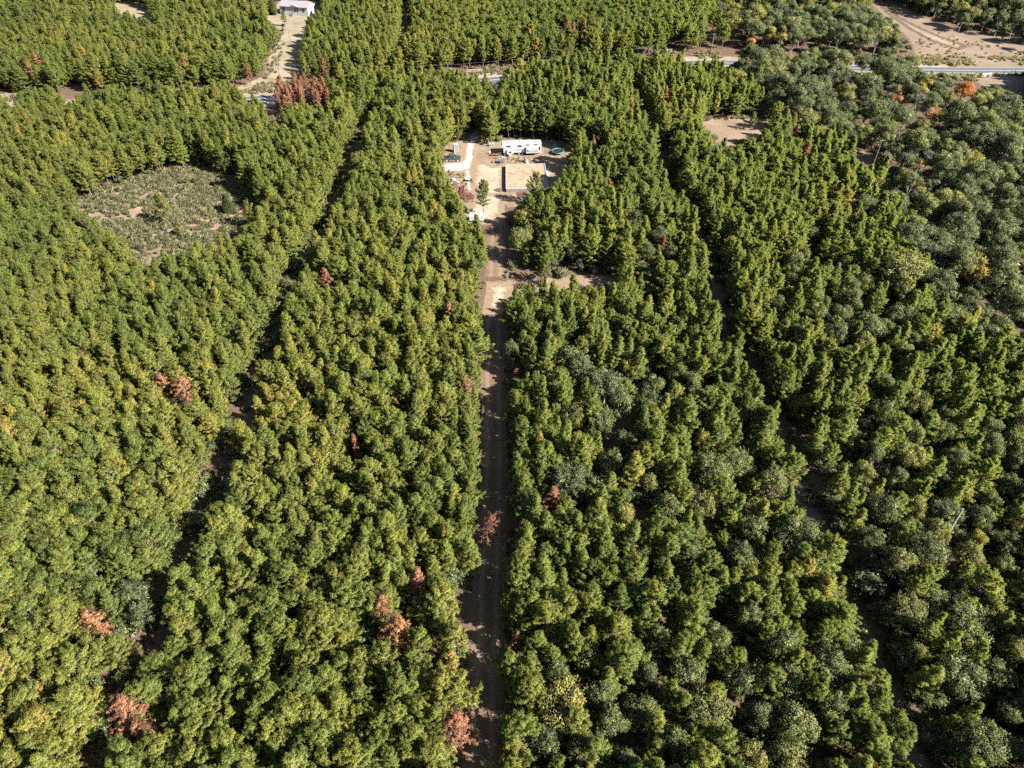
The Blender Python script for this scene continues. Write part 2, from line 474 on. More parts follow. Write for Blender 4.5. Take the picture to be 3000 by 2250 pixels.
# ------------------------------------------------------------------ ground sheets
def sheet(name, poly, mat, z, cell=0.5, kind='structure', ragged=None, label=None, cat=None):
    P = np.array(poly)
    x0, y0 = P.min(0) - cell; x1, y1 = P.max(0) + cell
    nx, ny = int((x1 - x0) / cell) + 1, int((y1 - y0) / cell) + 1
    xs = x0 + np.arange(nx + 1) * cell; ys = y0 + np.arange(ny + 1) * cell
    X, Y = np.meshgrid(xs, ys)
    D = sdist(X, Y, poly)
    k = D > 0
    q = k[:-1, :-1] | k[1:, :-1] | k[:-1, 1:] | k[1:, 1:]
    idx = np.arange(X.size).reshape(X.shape)
    T = np.stack([idx[:-1, :-1][q], idx[:-1, 1:][q], idx[1:, 1:][q], idx[1:, :-1][q]], 1)
    used = np.unique(T)
    remap = np.full(X.size, -1); remap[used] = np.arange(len(used))
    V = np.stack([X.ravel()[used], Y.ravel()[used], np.full(len(used), z)], 1)
    me = np_mesh(name, V, remap[T], [mat])
    a = me.attributes.new('edge', 'FLOAT', 'POINT')
    a.data.foreach_set('value', np.maximum(D.ravel()[used], 0).astype(np.float32))
    return tag(link(bpy.data.objects.new(name, me)), label, cat, kind=kind)


def ribbon_poly(line, half):
    L, Rr = [], []
    n = len(line)
    for i, (x, y) in enumerate(line):
        a = line[max(0, i - 1)]; b = line[min(n - 1, i + 1)]
        dx, dy = b[0] - a[0], b[1] - a[1]
        m = math.hypot(dx, dy) or 1
        nx, ny = -dy / m, dx / m
        L.append((x + nx * half, y + ny * half)); Rr.append((x - nx * half, y - ny * half))
    return L + Rr[::-1]


def ribbon(name, line, half, mat, z, off=0.0, dash=None, parent=None):
    b = bmesh.new()
    n = len(line); prev = None; acc = 0.0
    for i, (x, y) in enumerate(line):
        a = line[max(0, i - 1)]; c = line[min(n - 1, i + 1)]
        dx, dy = c[0] - a[0], c[1] - a[1]
        m = math.hypot(dx, dy) or 1
        nx, ny = -dy / m, dx / m
        p = (b.verts.new((x + nx * (off + half), y + ny * (off + half), z)), b.verts.new((x + nx * (off - half), y + ny * (off - half), z)))
        if prev: b.faces.new((prev[0], prev[1], p[1], p[0]))
        prev = p
    me = bpy.data.meshes.new(name); b.to_mesh(me); b.free(); me.materials.append(mat)
    return link(bpy.data.objects.new(name, me), parent)


g = bmesh.new()
bmesh.ops.create_grid(g, x_segments=8, y_segments=8, size=3000)
gm = bpy.data.meshes.new('ground'); g.to_mesh(gm); g.free(); gm.materials.append(M['ground'])
tag(link(bpy.data.objects.new('ground', gm)), 'brown forest floor of pine straw and leaf litter', 'ground', kind='structure')

gp = lambda pts: [G(*p) for p in pts]
sheet('verge', ribbon_poly(ROADS, 10.0), M['verge'], 0.008, 1.2, label='pale sandy grass verge along the paved road', cat='verge')
sheet('field', gp(r3([(1100, -60), (1400, -40), (1500, 60), (1660, 130), (1830, 190), (2080, 230), (2600, 330), (2600, 900), (2150, 760), (2000, 600), (1800, 500), (1700, 395), (1480, 380), (1430, 250), (1280, 110)])), M['field'], 0.012, 1.2, label='dry brown mown field beside the road at upper right', cat='field')
sheet('path', gp(r3([(1225, -30), (1290, -30), (1400, 110), (1560, 190), (1680, 240), (1850, 300), (1780, 320), (1600, 260), (1480, 195), (1330, 95)])), M['verge'], 0.018, 1.0, label='pale straw strip running along the dry field', cat='path')
sheet('dirt_track', ribbon_poly(TRACK, 3.4), M['track'], 0.014, 0.4, label='long straight dirt track between the pine blocks', cat='track')
sheet('lane', ribbon_poly(LANE_L, 2.6), M['lane'], 0.012, 0.5, label='narrow overgrown lane winding through the pines at left', cat='lane')
sheet('lane', ribbon_poly(LANE_R, 2.8), M['lane'], 0.012, 0.5, label='shaded narrow lane through the pines at right', cat='lane')
sheet('yard', gp(r4([(120, 640), (150, 420), (300, 290), (480, 250), (560, 60), (860, 40), (900, 280), (1500, 260), (1760, 280), (1950, 400), (1950, 800), (1800, 1060), (1650, 1200), (1000, 1220), (960, 1420), (450, 1420), (380, 1250), (250, 950)])), M['yard'], 0.012, 0.4, label='tan dirt yard around the camper and the foundation', cat='yard')
sheet('sand_patch', gp(r4([(590, 640), (700, 560), (820, 620), (900, 640), (1025, 600), (1040, 680), (1030, 1000), (1040, 1120), (900, 1150), (740, 1130), (610, 1010), (560, 880), (570, 760)])), M['sand'], 0.024, 0.3, label='bright pale sand spread beside the block foundation', cat='sand')
sheet('sand_patch', gp(r4([(700, 1000), (1030, 1000), (1000, 1250), (960, 1400), (700, 1400), (480, 1400), (430, 1230), (560, 1150)])), M['sand'], 0.028, 0.3, label='sandy apron in front of the lone pine and white trailer', cat='sand')
sheet('driveway', gp(r4([(640, 40), (740, 60), (725, 260), (660, 370), (640, 460), (625, 580), (590, 720), (480, 730), (300, 730), (190, 730), (190, 610), (430, 585), (465, 540), (475, 450), (490, 370), (530, 250)])), M['drive'], 0.020, 0.3, label='white shell driveway running in from the trees', cat='driveway')
sheet('driveway', gp(r4([(465, 700), (580, 690), (620, 780), (615, 920), (665, 965), (560, 1000), (500, 945), (470, 850)])), M['drive'], 0.022, 0.3, label='short white sand patch below the parked truck', cat='driveway')
sheet('clearing', gp(r5([(560, 950), (600, 930), (820, 920), (1090, 900), (1640, 850), (2000, 860), (2100, 1000), (2000, 1200), (1300, 1250), (900, 1300), (740, 1320), (520, 1330), (490, 1150)])), M['clear'], 0.016, 0.4, label='small sandy clearing where the track meets the cut', cat='clearing')
sheet('sand_patch', gp(r5([(600, 975), (820, 985), (1100, 970), (1600, 915), (1860, 940), (1840, 1000), (1500, 985), (1100, 1010), (930, 1010), (850, 1100), (750, 1290), (555, 1290), (590, 1120)])), M['sand'], 0.026, 0.3, label='pale sand across the mid track clearing', cat='sand')
sheet('clearing', gp(rl([(380, 440), (600, 360), (900, 230), (1250, 140), (1480, 200), (1760, 420), (1800, 560), (1650, 760), (1200, 950), (950, 1000), (750, 800), (520, 560)])), M['clear'], 0.012, 0.6, label='weedy open clearing inside the left pine block', cat='clearing')
sheet('clearing', gp(r3([(40, 760), (250, 730), (620, 740), (640, 850), (520, 960), (320, 1050), (200, 1000)])), M['clear'], 0.012, 0.6, label='bare pinkish clearing with one lone pine at upper right', cat='clearing')
sheet('house_lot', gp(r1([(1600, 130), (1750, 60), (1800, -10), (2200, -10), (2160, 110), (2020, 160), (2000, 560), (1820, 640), (1450, 640), (1500, 560), (1690, 490), (1720, 330), (1790, 200)])), M['verge'], 0.014, 1.0, label='sandy lot and drive in front of the white house', cat='lot')
sheet('driveway', gp(r3([(1110, 960), (1200, 970), (1270, 1030), (1240, 1090), (1150, 1080), (1110, 1030)])), M['track'], 0.014, 0.5, label='white sandy driveway bend beside the thin utility pole', cat='driveway')
sheet('clearing', gp(r1([(640, 40), (830, -30), (1050, 40), (1060, 150), (820, 170)])), M['verge'], 0.012, 1.2, label='pale grassy gap in the far upper left pines', cat='clearing')
rd = ribbon('road', ROADS, 3.4, M['asphalt'], 0.030); tag(rd, 'two lane grey paved country road crossing behind the pines', 'road', kind='structure')
for off, mt in ((3.15, 'paint'), (-3.15, 'paint'), (0.0, 'paint')):
    ribbon('marking', ROADS, 0.14 if off else 0.20, M[mt], 0.038, off, parent=rd)

# ------------------------------------------------------------------ tree makers
def perp_frame(D):
    A = np.where(np.abs(D[:, 2:3]) < 0.9, np.array([[0, 0, 1.0]]), np.array([[1.0, 0, 0]]))
    U = np.cross(D, A); U /= np.linalg.norm(U, axis=1, keepdims=True) + 1e-9
    return U, np.cross(D, U)


def needles(P, D, n, L, W, rg, spread=(0.25, 1.35), back=0.22, droop=0.0):
    """tufts of needles at points P along directions D -> triangles"""
    k = len(P)
    P = np.repeat(P, n, 0); D = np.repeat(D, n, 0)
    U, V = perp_frame(D)
    th = rg.uniform(*spread, len(P))[:, None]; ph = rg.uniform(0, 2 * PI, len(P))[:, None]
    d = D * np.cos(th) + (U * np.cos(ph) + V * np.sin(ph)) * np.sin(th)
    d[:, 2] -= droop
    d /= np.linalg.norm(d, axis=1, keepdims=True)
    b = P - D * (rg.uniform(0, back, len(P)))[:, None]
    ln = L * rg.uniform(0.75, 1.2, len(P))[:, None]
    s = np.cross(d, rg.normal(size=d.shape)); s /= np.linalg.norm(s, axis=1, keepdims=True) + 1e-9
    w = W * rg.uniform(0.7, 1.2, len(P))[:, None] / 2
    mid = b + d * ln * 0.55
    V3 = np.stack([b, mid + s * w, b + d * ln, mid - s * w], 1).reshape(-1, 3)
    T = np.arange(len(P) * 4).reshape(-1, 4)
    sh = np.repeat(rg.uniform(0, 1, k), n)
    nr = D * 0.75 + d * 0.6 + rg.normal(0, 0.22, d.shape)
    nr[:, 2] += 0.30
    nr /= np.linalg.norm(nr, axis=1, keepdims=True) + 1e-9
    return V3, T, sh, nr


def tubes(segs, n=5):
    """list of (p0,p1,r0,r1) -> quads"""
    a = np.array([s[0] for s in segs], float); b = np.array([s[1] for s in segs], float)
    r0 = np.array([s[2] for s in segs])[:, None, None]; r1 = np.array([s[3] for s in segs])[:, None, None]
    d = b - a; d /= np.linalg.norm(d, axis=1, keepdims=True) + 1e-9
    U, V = perp_frame(d)
    an = np.arange(n) * 2 * PI / n
    ring = U[:, None, :] * np.cos(an)[None, :, None] + V[:, None, :] * np.sin(an)[None, :, None]
    A = a[:, None, :] + ring * r0; B = b[:, None, :] + ring * r1
    Vv = np.concatenate([A, B], 1).reshape(-1, 3)
    base = np.arange(len(segs))[:, None] * 2 * n
    i = np.arange(n)[None, :]; j = (i + 1) % n
    T = np.stack([base + i, base + j, base + n + j, base + n + i], 2).reshape(-1, 4)
    return Vv, T


def make_pine(seed, H=10.0, Rm=1.9, cb=0.32, whorl=0.50, leaf='pine', nb=(4, 6), dens=1.0, dead=False, conic=0.75):
    rg = np.random.default_rng(seed)
    segs = []; pts = []; dirs = []
    lean = rg.normal(0, 0.03, 2)
    def axis(z): return np.array([lean[0] * z + 0.10 * math.sin(z * 0.9 + seed), lean[1] * z + 0.10 * math.cos(z * 0.7 + seed), z])
    zs = np.linspace(0, H * 0.985, 12)
    for z0, z1 in zip(zs[:-1], zs[1:]):
        rr = lambda z: 0.125 * (1 - z / H) ** 0.8 + 0.012
        segs.append((axis(z0), axis(z1), rr(z0), rr(z1)))
    z = cb * H; az = rg.uniform(0, 6.28)
    side = rg.uniform(0, 2 * PI, 3); sam = rg.uniform(0.0, 0.22, 3)
    while z < H * 0.97:
        t_ = (z / H - cb) / (1 - cb)
        prof = Rm * (1 - t_) ** conic * min(1.0, 0.55 + t_ * 2.2)
        for k in range(rg.integers(nb[0], nb[1] + 1)):
            az += 2.4 + rg.normal(0, 0.35)
            ln = (prof * rg.uniform(0.62, 1.22) + 0.18) * (1 + sam[0] * math.cos(az - side[0]) + sam[1] * math.cos(2 * az - side[1]))
            if rg.random() < 0.07: continue
            el0 = 0.05 + 0.85 * t_ + rg.normal(0, 0.10)
            h = np.array([math.cos(az), math.sin(az), 0.0]); up = np.array([0, 0, 1.0])
            p = axis(z); m = max(3, int(ln / 0.32))
            path = [p]
            for s in range(m):
                e = el0 + (0.55 if not dead else -0.1) * (s / m) ** 1.5
                dvec = h * math.cos(e) + up * math.sin(e) + rg.normal(0, 0.09, 3)
                dvec /= np.linalg.norm(dvec)
                q = path[-1] + dvec * (ln / m)
                r0 = 0.024 * (1 - s / m) + 0.008
                segs.append((path[-1], q, r0, r0 - 0.004))
                f = (s + 1) / m
                if f > 0.30:
                    pts.append(q); dirs.append(dvec)
                    # side twigs
                    for _ in range(2 if f > 0.5 else 1):
                        if rg.random() < 0.85 * dens:
                            sv = np.cross(dvec, up) * (1 if rg.random() < 0.5 else -1) + dvec * 0.7 + up * rg.uniform(0.1, 0.6)
                            sv /= np.linalg.norm(sv)
                            tl = rg.uniform(0.18, 0.42) * min(1.0, ln / 1.2)
                            e2 = q + sv * tl
                            pts.append(e2); dirs.append(sv)
                            if rg.random() < 0.45: segs.append((q, e2, 0.010, 0.006))
                path.append(q)
        z += whorl * rg.uniform(0.8, 1.2) * (1.0 - 0.35 * t_)
    for zz in np.linspace(H * 0.93, H * 1.0, 4):
        pts.append(axis(zz)); dirs.append(np.array([0, 0, 1.0]) + rg.normal(0, 0.1, 3))
    P = np.array(pts); D = np.array(dirs); D /= np.linalg.norm(D, axis=1, keepdims=True)
    if dead:
        V, T, sh, nr = needles(P, D, 13, 0.24, 0.062, rg, (0.3, 1.5), 0.25, 0.35)
    else:
        V, T, sh, nr = needles(P, D, 21, 0.34, 0.060, rg, (0.1, 1.15), 0.24)
    tv, tt = tubes(segs, 5)
    return (np_mesh('crown', V, T, [M[leaf]], sh, nrm=nr), np_mesh('trunk', tv, tt, [M['bark']], smooth=True))


def make_oak(seed, H=10.0, Rm=3.6, leaf='oak', leaves=7000, size=0.30, lobes=12, bare=0.0, squash=0.75):
    rg = np.random.default_rng(seed)
    segs = []
    zc = H * 0.60
    base = np.array([0, 0, 0.0]); fork = np.array([rg.normal(0, 0.2), rg.normal(0, 0.2), H * 0.28])
    segs.append((base, fork, 0.22, 0.16))
    C = []; Rr = []
    for i in range(lobes):
        a = i * 2.4 + rg.normal(0, 0.3); rr = Rm * 0.66 * math.sqrt((i + 0.5) / lobes)
        zz = zc + (H * 0.36) * (1 - (rr / (Rm * 0.72)) ** 2) * rg.uniform(0.35, 1.0) - rg.uniform(0, 0.16) * H
        c = np.array([rr * math.cos(a), rr * math.sin(a), zz]); r = Rm * rg.uniform(0.16, 0.40)
        c[2] = min(c[2], H - r * squash)
        C.append(c); Rr.append(r)
        mid = fork * 0.5 + c * 0.5 + rg.normal(0, 0.2, 3)
        segs.append((fork, mid, 0.10, 0.065)); segs.append((mid, c, 0.065, 0.035))
        for k in range(9 if not bare else 16):
            d = rg.normal(size=3); d[2] = abs(d[2]) * 0.7; d /= np.linalg.norm(d)
            e = c + d * r * rg.uniform(0.7, 1.05)
            m2 = (c + e) / 2 + rg.normal(0, 0.08, 3)
            segs.append((c, m2, 0.030, 0.020)); segs.append((m2, e, 0.020, 0.008))
            if bare:
                for q in range(3):
                    f = m2 + (d + rg.normal(0, 0.55, 3)) * r * 0.45
                    segs.append((m2, f, 0.014, 0.006))
    C = np.array(C); Rr = np.array(Rr)
    nL = int(leaves * (1 - bare))
    cl = max(1, nL // 9)
    i = rg.choice(lobes, cl, p=Rr ** 2 / (Rr ** 2).sum())
    d = rg.normal(size=(cl, 3)); d[:, 2] += 0.25; d /= np.linalg.norm(d, axis=1, keepdims=True)
    P = C[i] + d * (Rr[i] * rg.uniform(0.35, 1.22, cl) ** 0.8)[:, None] * np.array([1, 1, squash])
    cs = rg.uniform(0, 1, cl)
    P = np.repeat(P, 9, 0) + rg.normal(0, 0.17, (cl * 9, 3)); N = np.repeat(d, 9, 0) * 0.6 + rg.normal(0, 0.6, (cl * 9, 3))
    N /= np.linalg.norm(N, axis=1, keepdims=True)
    nr = np.repeat(d, 9, 0) + N * 0.7
    nr /= np.linalg.norm(nr, axis=1, keepdims=True)
    U, V = perp_frame(N)
    ro = rg.uniform(0, 2 * PI, len(P))[:, None]
    a = U * np.cos(ro) + V * np.sin(ro); b = np.cross(N, a)
    s = size * rg.uniform(0.6, 1.2, len(P))[:, None]
    Q = np.stack([P - a * s * 0.5, P + b * s * 0.28, P + a * s * 0.5, P - b * s * 0.28], 1).reshape(-1, 3)
    T = np.arange(len(P) * 4).reshape(-1, 4)
    tv, tt = tubes(segs, 5)
    return (np_mesh('crown', Q, T, [M[leaf]], np.repeat(cs, 9), nrm=nr), np_mesh('trunk', tv, tt, [M['greybark']], smooth=True))


def make_juniper(seed, H=5.0, Rm=1.75):
    rg = np.random.default_rng(seed)
    n = 5200
    t_ = rg.uniform(0.03, 1, n); a = rg.uniform(0, 2 * PI, n)
    prof = Rm * np.minimum(1, 0.55 + t_ * 2.0) * (1 - t_) ** 0.55 * (1 + 0.12 * np.sin(3 * a + 7 * t_))
    r = prof * rg.uniform(0.6, 1.0, n)
    P = np.stack([r * np.cos(a), r * np.sin(a), t_ * H], 1)
    D = np.stack([np.cos(a) * 0.6, np.sin(a) * 0.6, np.full(n, 0.8)], 1); D /= np.linalg.norm(D, axis=1, keepdims=True)
    V, T, sh, nr = needles(P, D, 4, 0.22, 0.09, rg, (0.1, 0.7))
    tv, tt = tubes([((0, 0, 0), (0, 0, H * 0.9), 0.10, 0.02)], 6)
    return np_mesh('crown', V, T, [M['juniper']], sh, nrm=nr), np_mesh('trunk', tv, tt, [M['bark']])


def make_weed(seed, h=0.9, r=0.5, n=110):
    rg = np.random.default_rng(seed)
    a = rg.uniform(0, 2 * PI, n); rr = r * np.sqrt(rg.uniform(0, 1, n))
    P = np.stack([rr * np.cos(a), rr * np.sin(a), rg.uniform(0.0, h * 0.5, n)], 1)
    D = np.stack([np.cos(a) * 0.45 * rr / r, np.sin(a) * 0.45 * rr / r, np.ones(n)], 1) + rg.normal(0, 0.25, (n, 3))
    D /= np.linalg.norm(D, axis=1, keepdims=True)
    V, T, sh, nr = needles(P, D, 3, h * 0.55, 0.07, rg, (0.1, 0.6), 0.1)
    return np_mesh('weed', V, T, [M['weed']], sh, nrm=nr)


PINE_SPECS = [dict(H=10.0, Rm=2.4, conic=0.55), dict(H=9.4, Rm=2.25, conic=0.45), dict(H=10.4, Rm=2.55, conic=0.5), dict(H=9.8, Rm=2.2, conic=0.6), dict(H=9.0, Rm=2.5, conic=0.42), dict(H=10.2, Rm=2.35, dens=0.8, conic=0.6), dict(H=9.6, Rm=2.4, nb=(3, 6), conic=0.5), dict(H=10.6, Rm=2.15, conic=0.65)]
PINES = [make_pine(100 + i, **s) for i, s in enumerate(PINE_SPECS)]
PINE_H = [s['H'] for s in PINE_SPECS]
SLIM = [make_pine(150 + i, H=12.0, Rm=1.75, cb=0.16, conic=0.8, whorl=0.55) for i in range(3)]
DEAD = [make_pine(200 + i, H=h, Rm=r, cb=0.28, dead=True, leaf='dead', conic=c, nb=(4, 6)) for i, (h, r, c) in enumerate([(9.5, 1.7, 0.7), (9.0, 1.9, 0.6), (10.0, 1.35, 0.9)])]
DEADSPARSE = [make_pine(230, H=9.0, Rm=2.1, cb=0.25, dead=True, leaf='dead', conic=0.55, dens=0.35, nb=(3, 4))]
OAKS = [make_oak(300 + i, H=h, Rm=r, lobes=l, leaves=9500) for i, (h, r, l) in enumerate([(10.5, 4.2, 20), (9.5, 3.9, 17), (11.5, 4.1, 22), (9.0, 4.5, 23), (10.0, 3.5, 15)])]
OAK_H = [10.5, 9.5, 11.5, 9.0, 10.0]
BARE = [make_oak(340 + i, H=11.5, Rm=3.0, lobes=9, leaves=6000, bare=b) for i, b in enumerate([0.75, 0.55, 0.9])]
BUSH = [make_oak(360 + i, H=4.2, Rm=2.2, lobes=9, leaves=4200, size=0.24) for i in range(2)]
JUN = make_juniper(400)

TREES = []            # every tree that is a thing: dict(kind, x, y, ...)


def place_tree(name, meshes, x, y, s=1.0, rz=0.0, tint=0.5, label=None, cat='tree', group=None, sxy=1.0, lean=(0, 0)):
    e = bpy.data.objects.new(name, None)
    e.empty_display_size = 0.5
    e.location = (x, y, -0.05); e.rotation_euler = (lean[0], lean[1], rz); e.scale = (s * sxy, s * sxy, s)
    link(e); tag(e, label, cat, group)
    for nm, me in (('crown', meshes[0]), ('trunk', meshes[1])):
        c = bpy.data.objects.new(nm, me)
        c.parent = e; COL.objects.link(c)
        c['tint'] = float(tint)
    return e


# ------------------------------------------------------------------ singled-out trees: (u, v) is the middle of the visible crown in the photo
SINGLE = []           # x, y, half width, top z -> green pines must not hide them


def single(name, meshes, Hn, u, v, s, tint, label, cat='tree', zc=0.68, sxy=1.0, rad=1.7, guard=1.0, lean=(0, 0), group=None, rz=None):
    x, y = G(u, v, zc * Hn * s)
    SINGLE.append(dict(x=x, y=y, H=Hn * s, r=rad * s * sxy * guard, u=u, v=v, label=label, name=name))
    return place_tree(name, meshes, x, y, s, rng.uniform(0, 6.28) if rz is None else rz, tint, label, cat, group, sxy, lean)


DEADLIST = [
    # u, v, mesh, scale, tint, sxy, label
    (355, 2085, 1, 0.92, 0.42, 1.15, 'round salmon-brown dead pine beside the left lane, upper of a pair'),
    (425, 2150, 1, 0.80, 0.36, 1.0, 'small reddish dead pine, lower of the pair by the left lane'),
    (287, 1818, 1, 0.88, 0.72, 1.10, 'pale tan dead pine next to a blue-green bush'),
    (1507, 1875, 2, 0.72, 0.55, 0.85, 'slim rusty dead pine on the right edge of the dirt track'),
    (1322, 2135, 1, 0.95, 0.38, 1.10, 'salmon dead pine on the left track edge near the photo bottom'),
    (1122, 1775, 0, 0.95, 0.48, 0.9, 'tall brown dead pine rising behind a wide orange one'),
    (1152, 1855, 1, 1.02, 0.74, 1.25, 'wide orange-brown dead pine, largest of the dead ones'),
    (1215, 1700, 2, 0.86, 0.62, 1.0, 'slim tan dead pine standing alone left of the track'),
    (1610, 1455, 2, 0.95, 0.24, 1.05, 'dark rusty dead pine beside a big grey-green oak'),
    (1047, 1300, 2, 0.80, 0.30, 0.85, 'thin reddish dead pine in the middle of the left block'),
    (1160, 1172, 2, 0.80, 0.78, 1.0, 'narrow orange dead pine left of the track'),
    (1370, 1127, 1, 0.80, 0.55, 0.95, 'pinkish tan dead pine on the left track edge halfway up'),
    (490, 1125, 1, 0.95, 0.66, 1.0, 'brown-orange dead pine, left one of a wide pair'),
    (535, 1155, 1, 1.00, 0.50, 1.15, 'rusty brown dead pine, right one of a wide pair'),
    (1308, 920, 2, 0.92, 0.52, 1.1, 'salmon dead pine left of the mid track clearing'),
    (957, 812, 2, 0.90, 0.44, 1.15, 'reddish dead pine on the edge of the left lane'),
    (88, 205, 0, 0.98, 0.85, 0.9, 'tall orange dead pine at the far left above the road'),
    (112, 178, 2, 1.0, 0.72, 1.0, 'orange-tan dead pine behind the tall one at far left'),
    (1660, 76, 2, 1.15, 0.30, 1.0, 'red-brown narrow dead pine, left one of three far back'),
    (1684, 90, 2, 1.2, 0.40, 1.0, 'red-brown narrow dead pine, middle one of three far back'),
    (1707, 82, 2, 1.15, 0.78, 1.0, 'tan narrow dead pine, right one of three far back'),
    (1536, 303, 2, 0.65, 0.5, 0.9, 'small tan dead pine behind the camper'),
    (1957, 279, 2, 0.85, 0.50, 1.2, 'dull brown dead pine near the far end of the right lane'),
    (1743, 428, 2, 0.80, 0.45, 1.0, 'rusty dead pine right of the trampoline'),
    (1968, 421, 2, 0.65, 0.55, 0.8, 'tiny rusty dead pine right of the right lane'),
    (1789, 548, 1, 0.70, 0.92, 0.9, 'small bright orange dead pine right of the foundation'),
    (2331, 395, 2, 0.95, 0.58, 1.1, 'orange-brown dead pine below the bare pinkish clearing, upper of two'),
    (2362, 440, 2, 0.95, 0.66, 1.0, 'orange-brown dead pine below the bare pinkish clearing, lower of two'),
    (1940, 712, 2, 0.75, 0.20, 0.9, 'thin dark red dead pine beside the right lane'),
    (1312, 1938, 2, 0.80, 0.98, 1.0, 'yellow-tan dying pine at the left edge of the track'),
    (135, 2035, 1, 0.70, 0.98, 0.8, 'ochre half dead pine near the lower left corner'),
    (1512, 1100, 1, 0.45, 0.15, 1.0, 'small maroon dead pine at the right track edge'),
    (945, 190, 0, 0.9, 0.35, 0.9, 'sparse reddish dead pine beside the road bank'),
    (725, 205, 0, 0.85, 0.35, 0.9, 'thin reddish dead pine by the utility pole at the house drive'),
    (1855, 315, 2, 0.65, 0.62, 1.0, 'tan dead pine in the mouth of the right lane'),
    (2452, 2210, 1, 0.35, 0.6, 1.0, 'low rusty dead pine near the bottom right'),
]
for u, v, k, s, tn, sx, lab in DEADLIST:
    single('dead_pine_tree', DEAD[k], (9.5, 9.0, 10.0)[k], u, v, min(s * 1.04, 1.08), tn, lab, cat='dead tree', sxy=sx * 1.18, rad=(1.6, 1.8, 1.3)[k])
single('dead_pine_tree', DEADSPARSE[0], 9.0, 1408, 1535, 0.95, 0.05, 'maroon sparse dead pine leaning over the dirt track', cat='dead tree', rad=1.9, lean=(0, 0.22), rz=0.0)
# the stand of red dead pines by the road
cl = []
k = 0
while len(cl) < 34:
    u = rng.uniform(812, 962); v = rng.uniform(243, 296)
    if abs(u - 880) > 78 and v < 262: continue
    x, y = G(u, v, 6.0)
    if any((x - a) ** 2 + (y - b) ** 2 < 1.9 ** 2 for a, b in cl): 
        k += 1
        if k > 3000: break
        continue
    cl.append((x, y))
cl.sort(key=lambda p: (round(p[1] / 5), p[0]))
for i, (x, y) in enumerate(cl):
    s = rng.uniform(0.85, 1.05)
    place_tree('dead_pine_tree', DEAD[2 if i % 3 else 0], x, y, s, rng.uniform(0, 6.28), float(rng.uniform(0.25, 0.65)), 'slim red-brown dead pine in the dense dead stand by the road', 'dead tree', 'red dead pines beside the road', 1.15)
    u, v, _ = proj(x, y, 6.5)
    SINGLE.append(dict(x=x, y=y, H=9 * s, r=1.2, u=u, v=v, label=None, name='dead_pine_tree'))

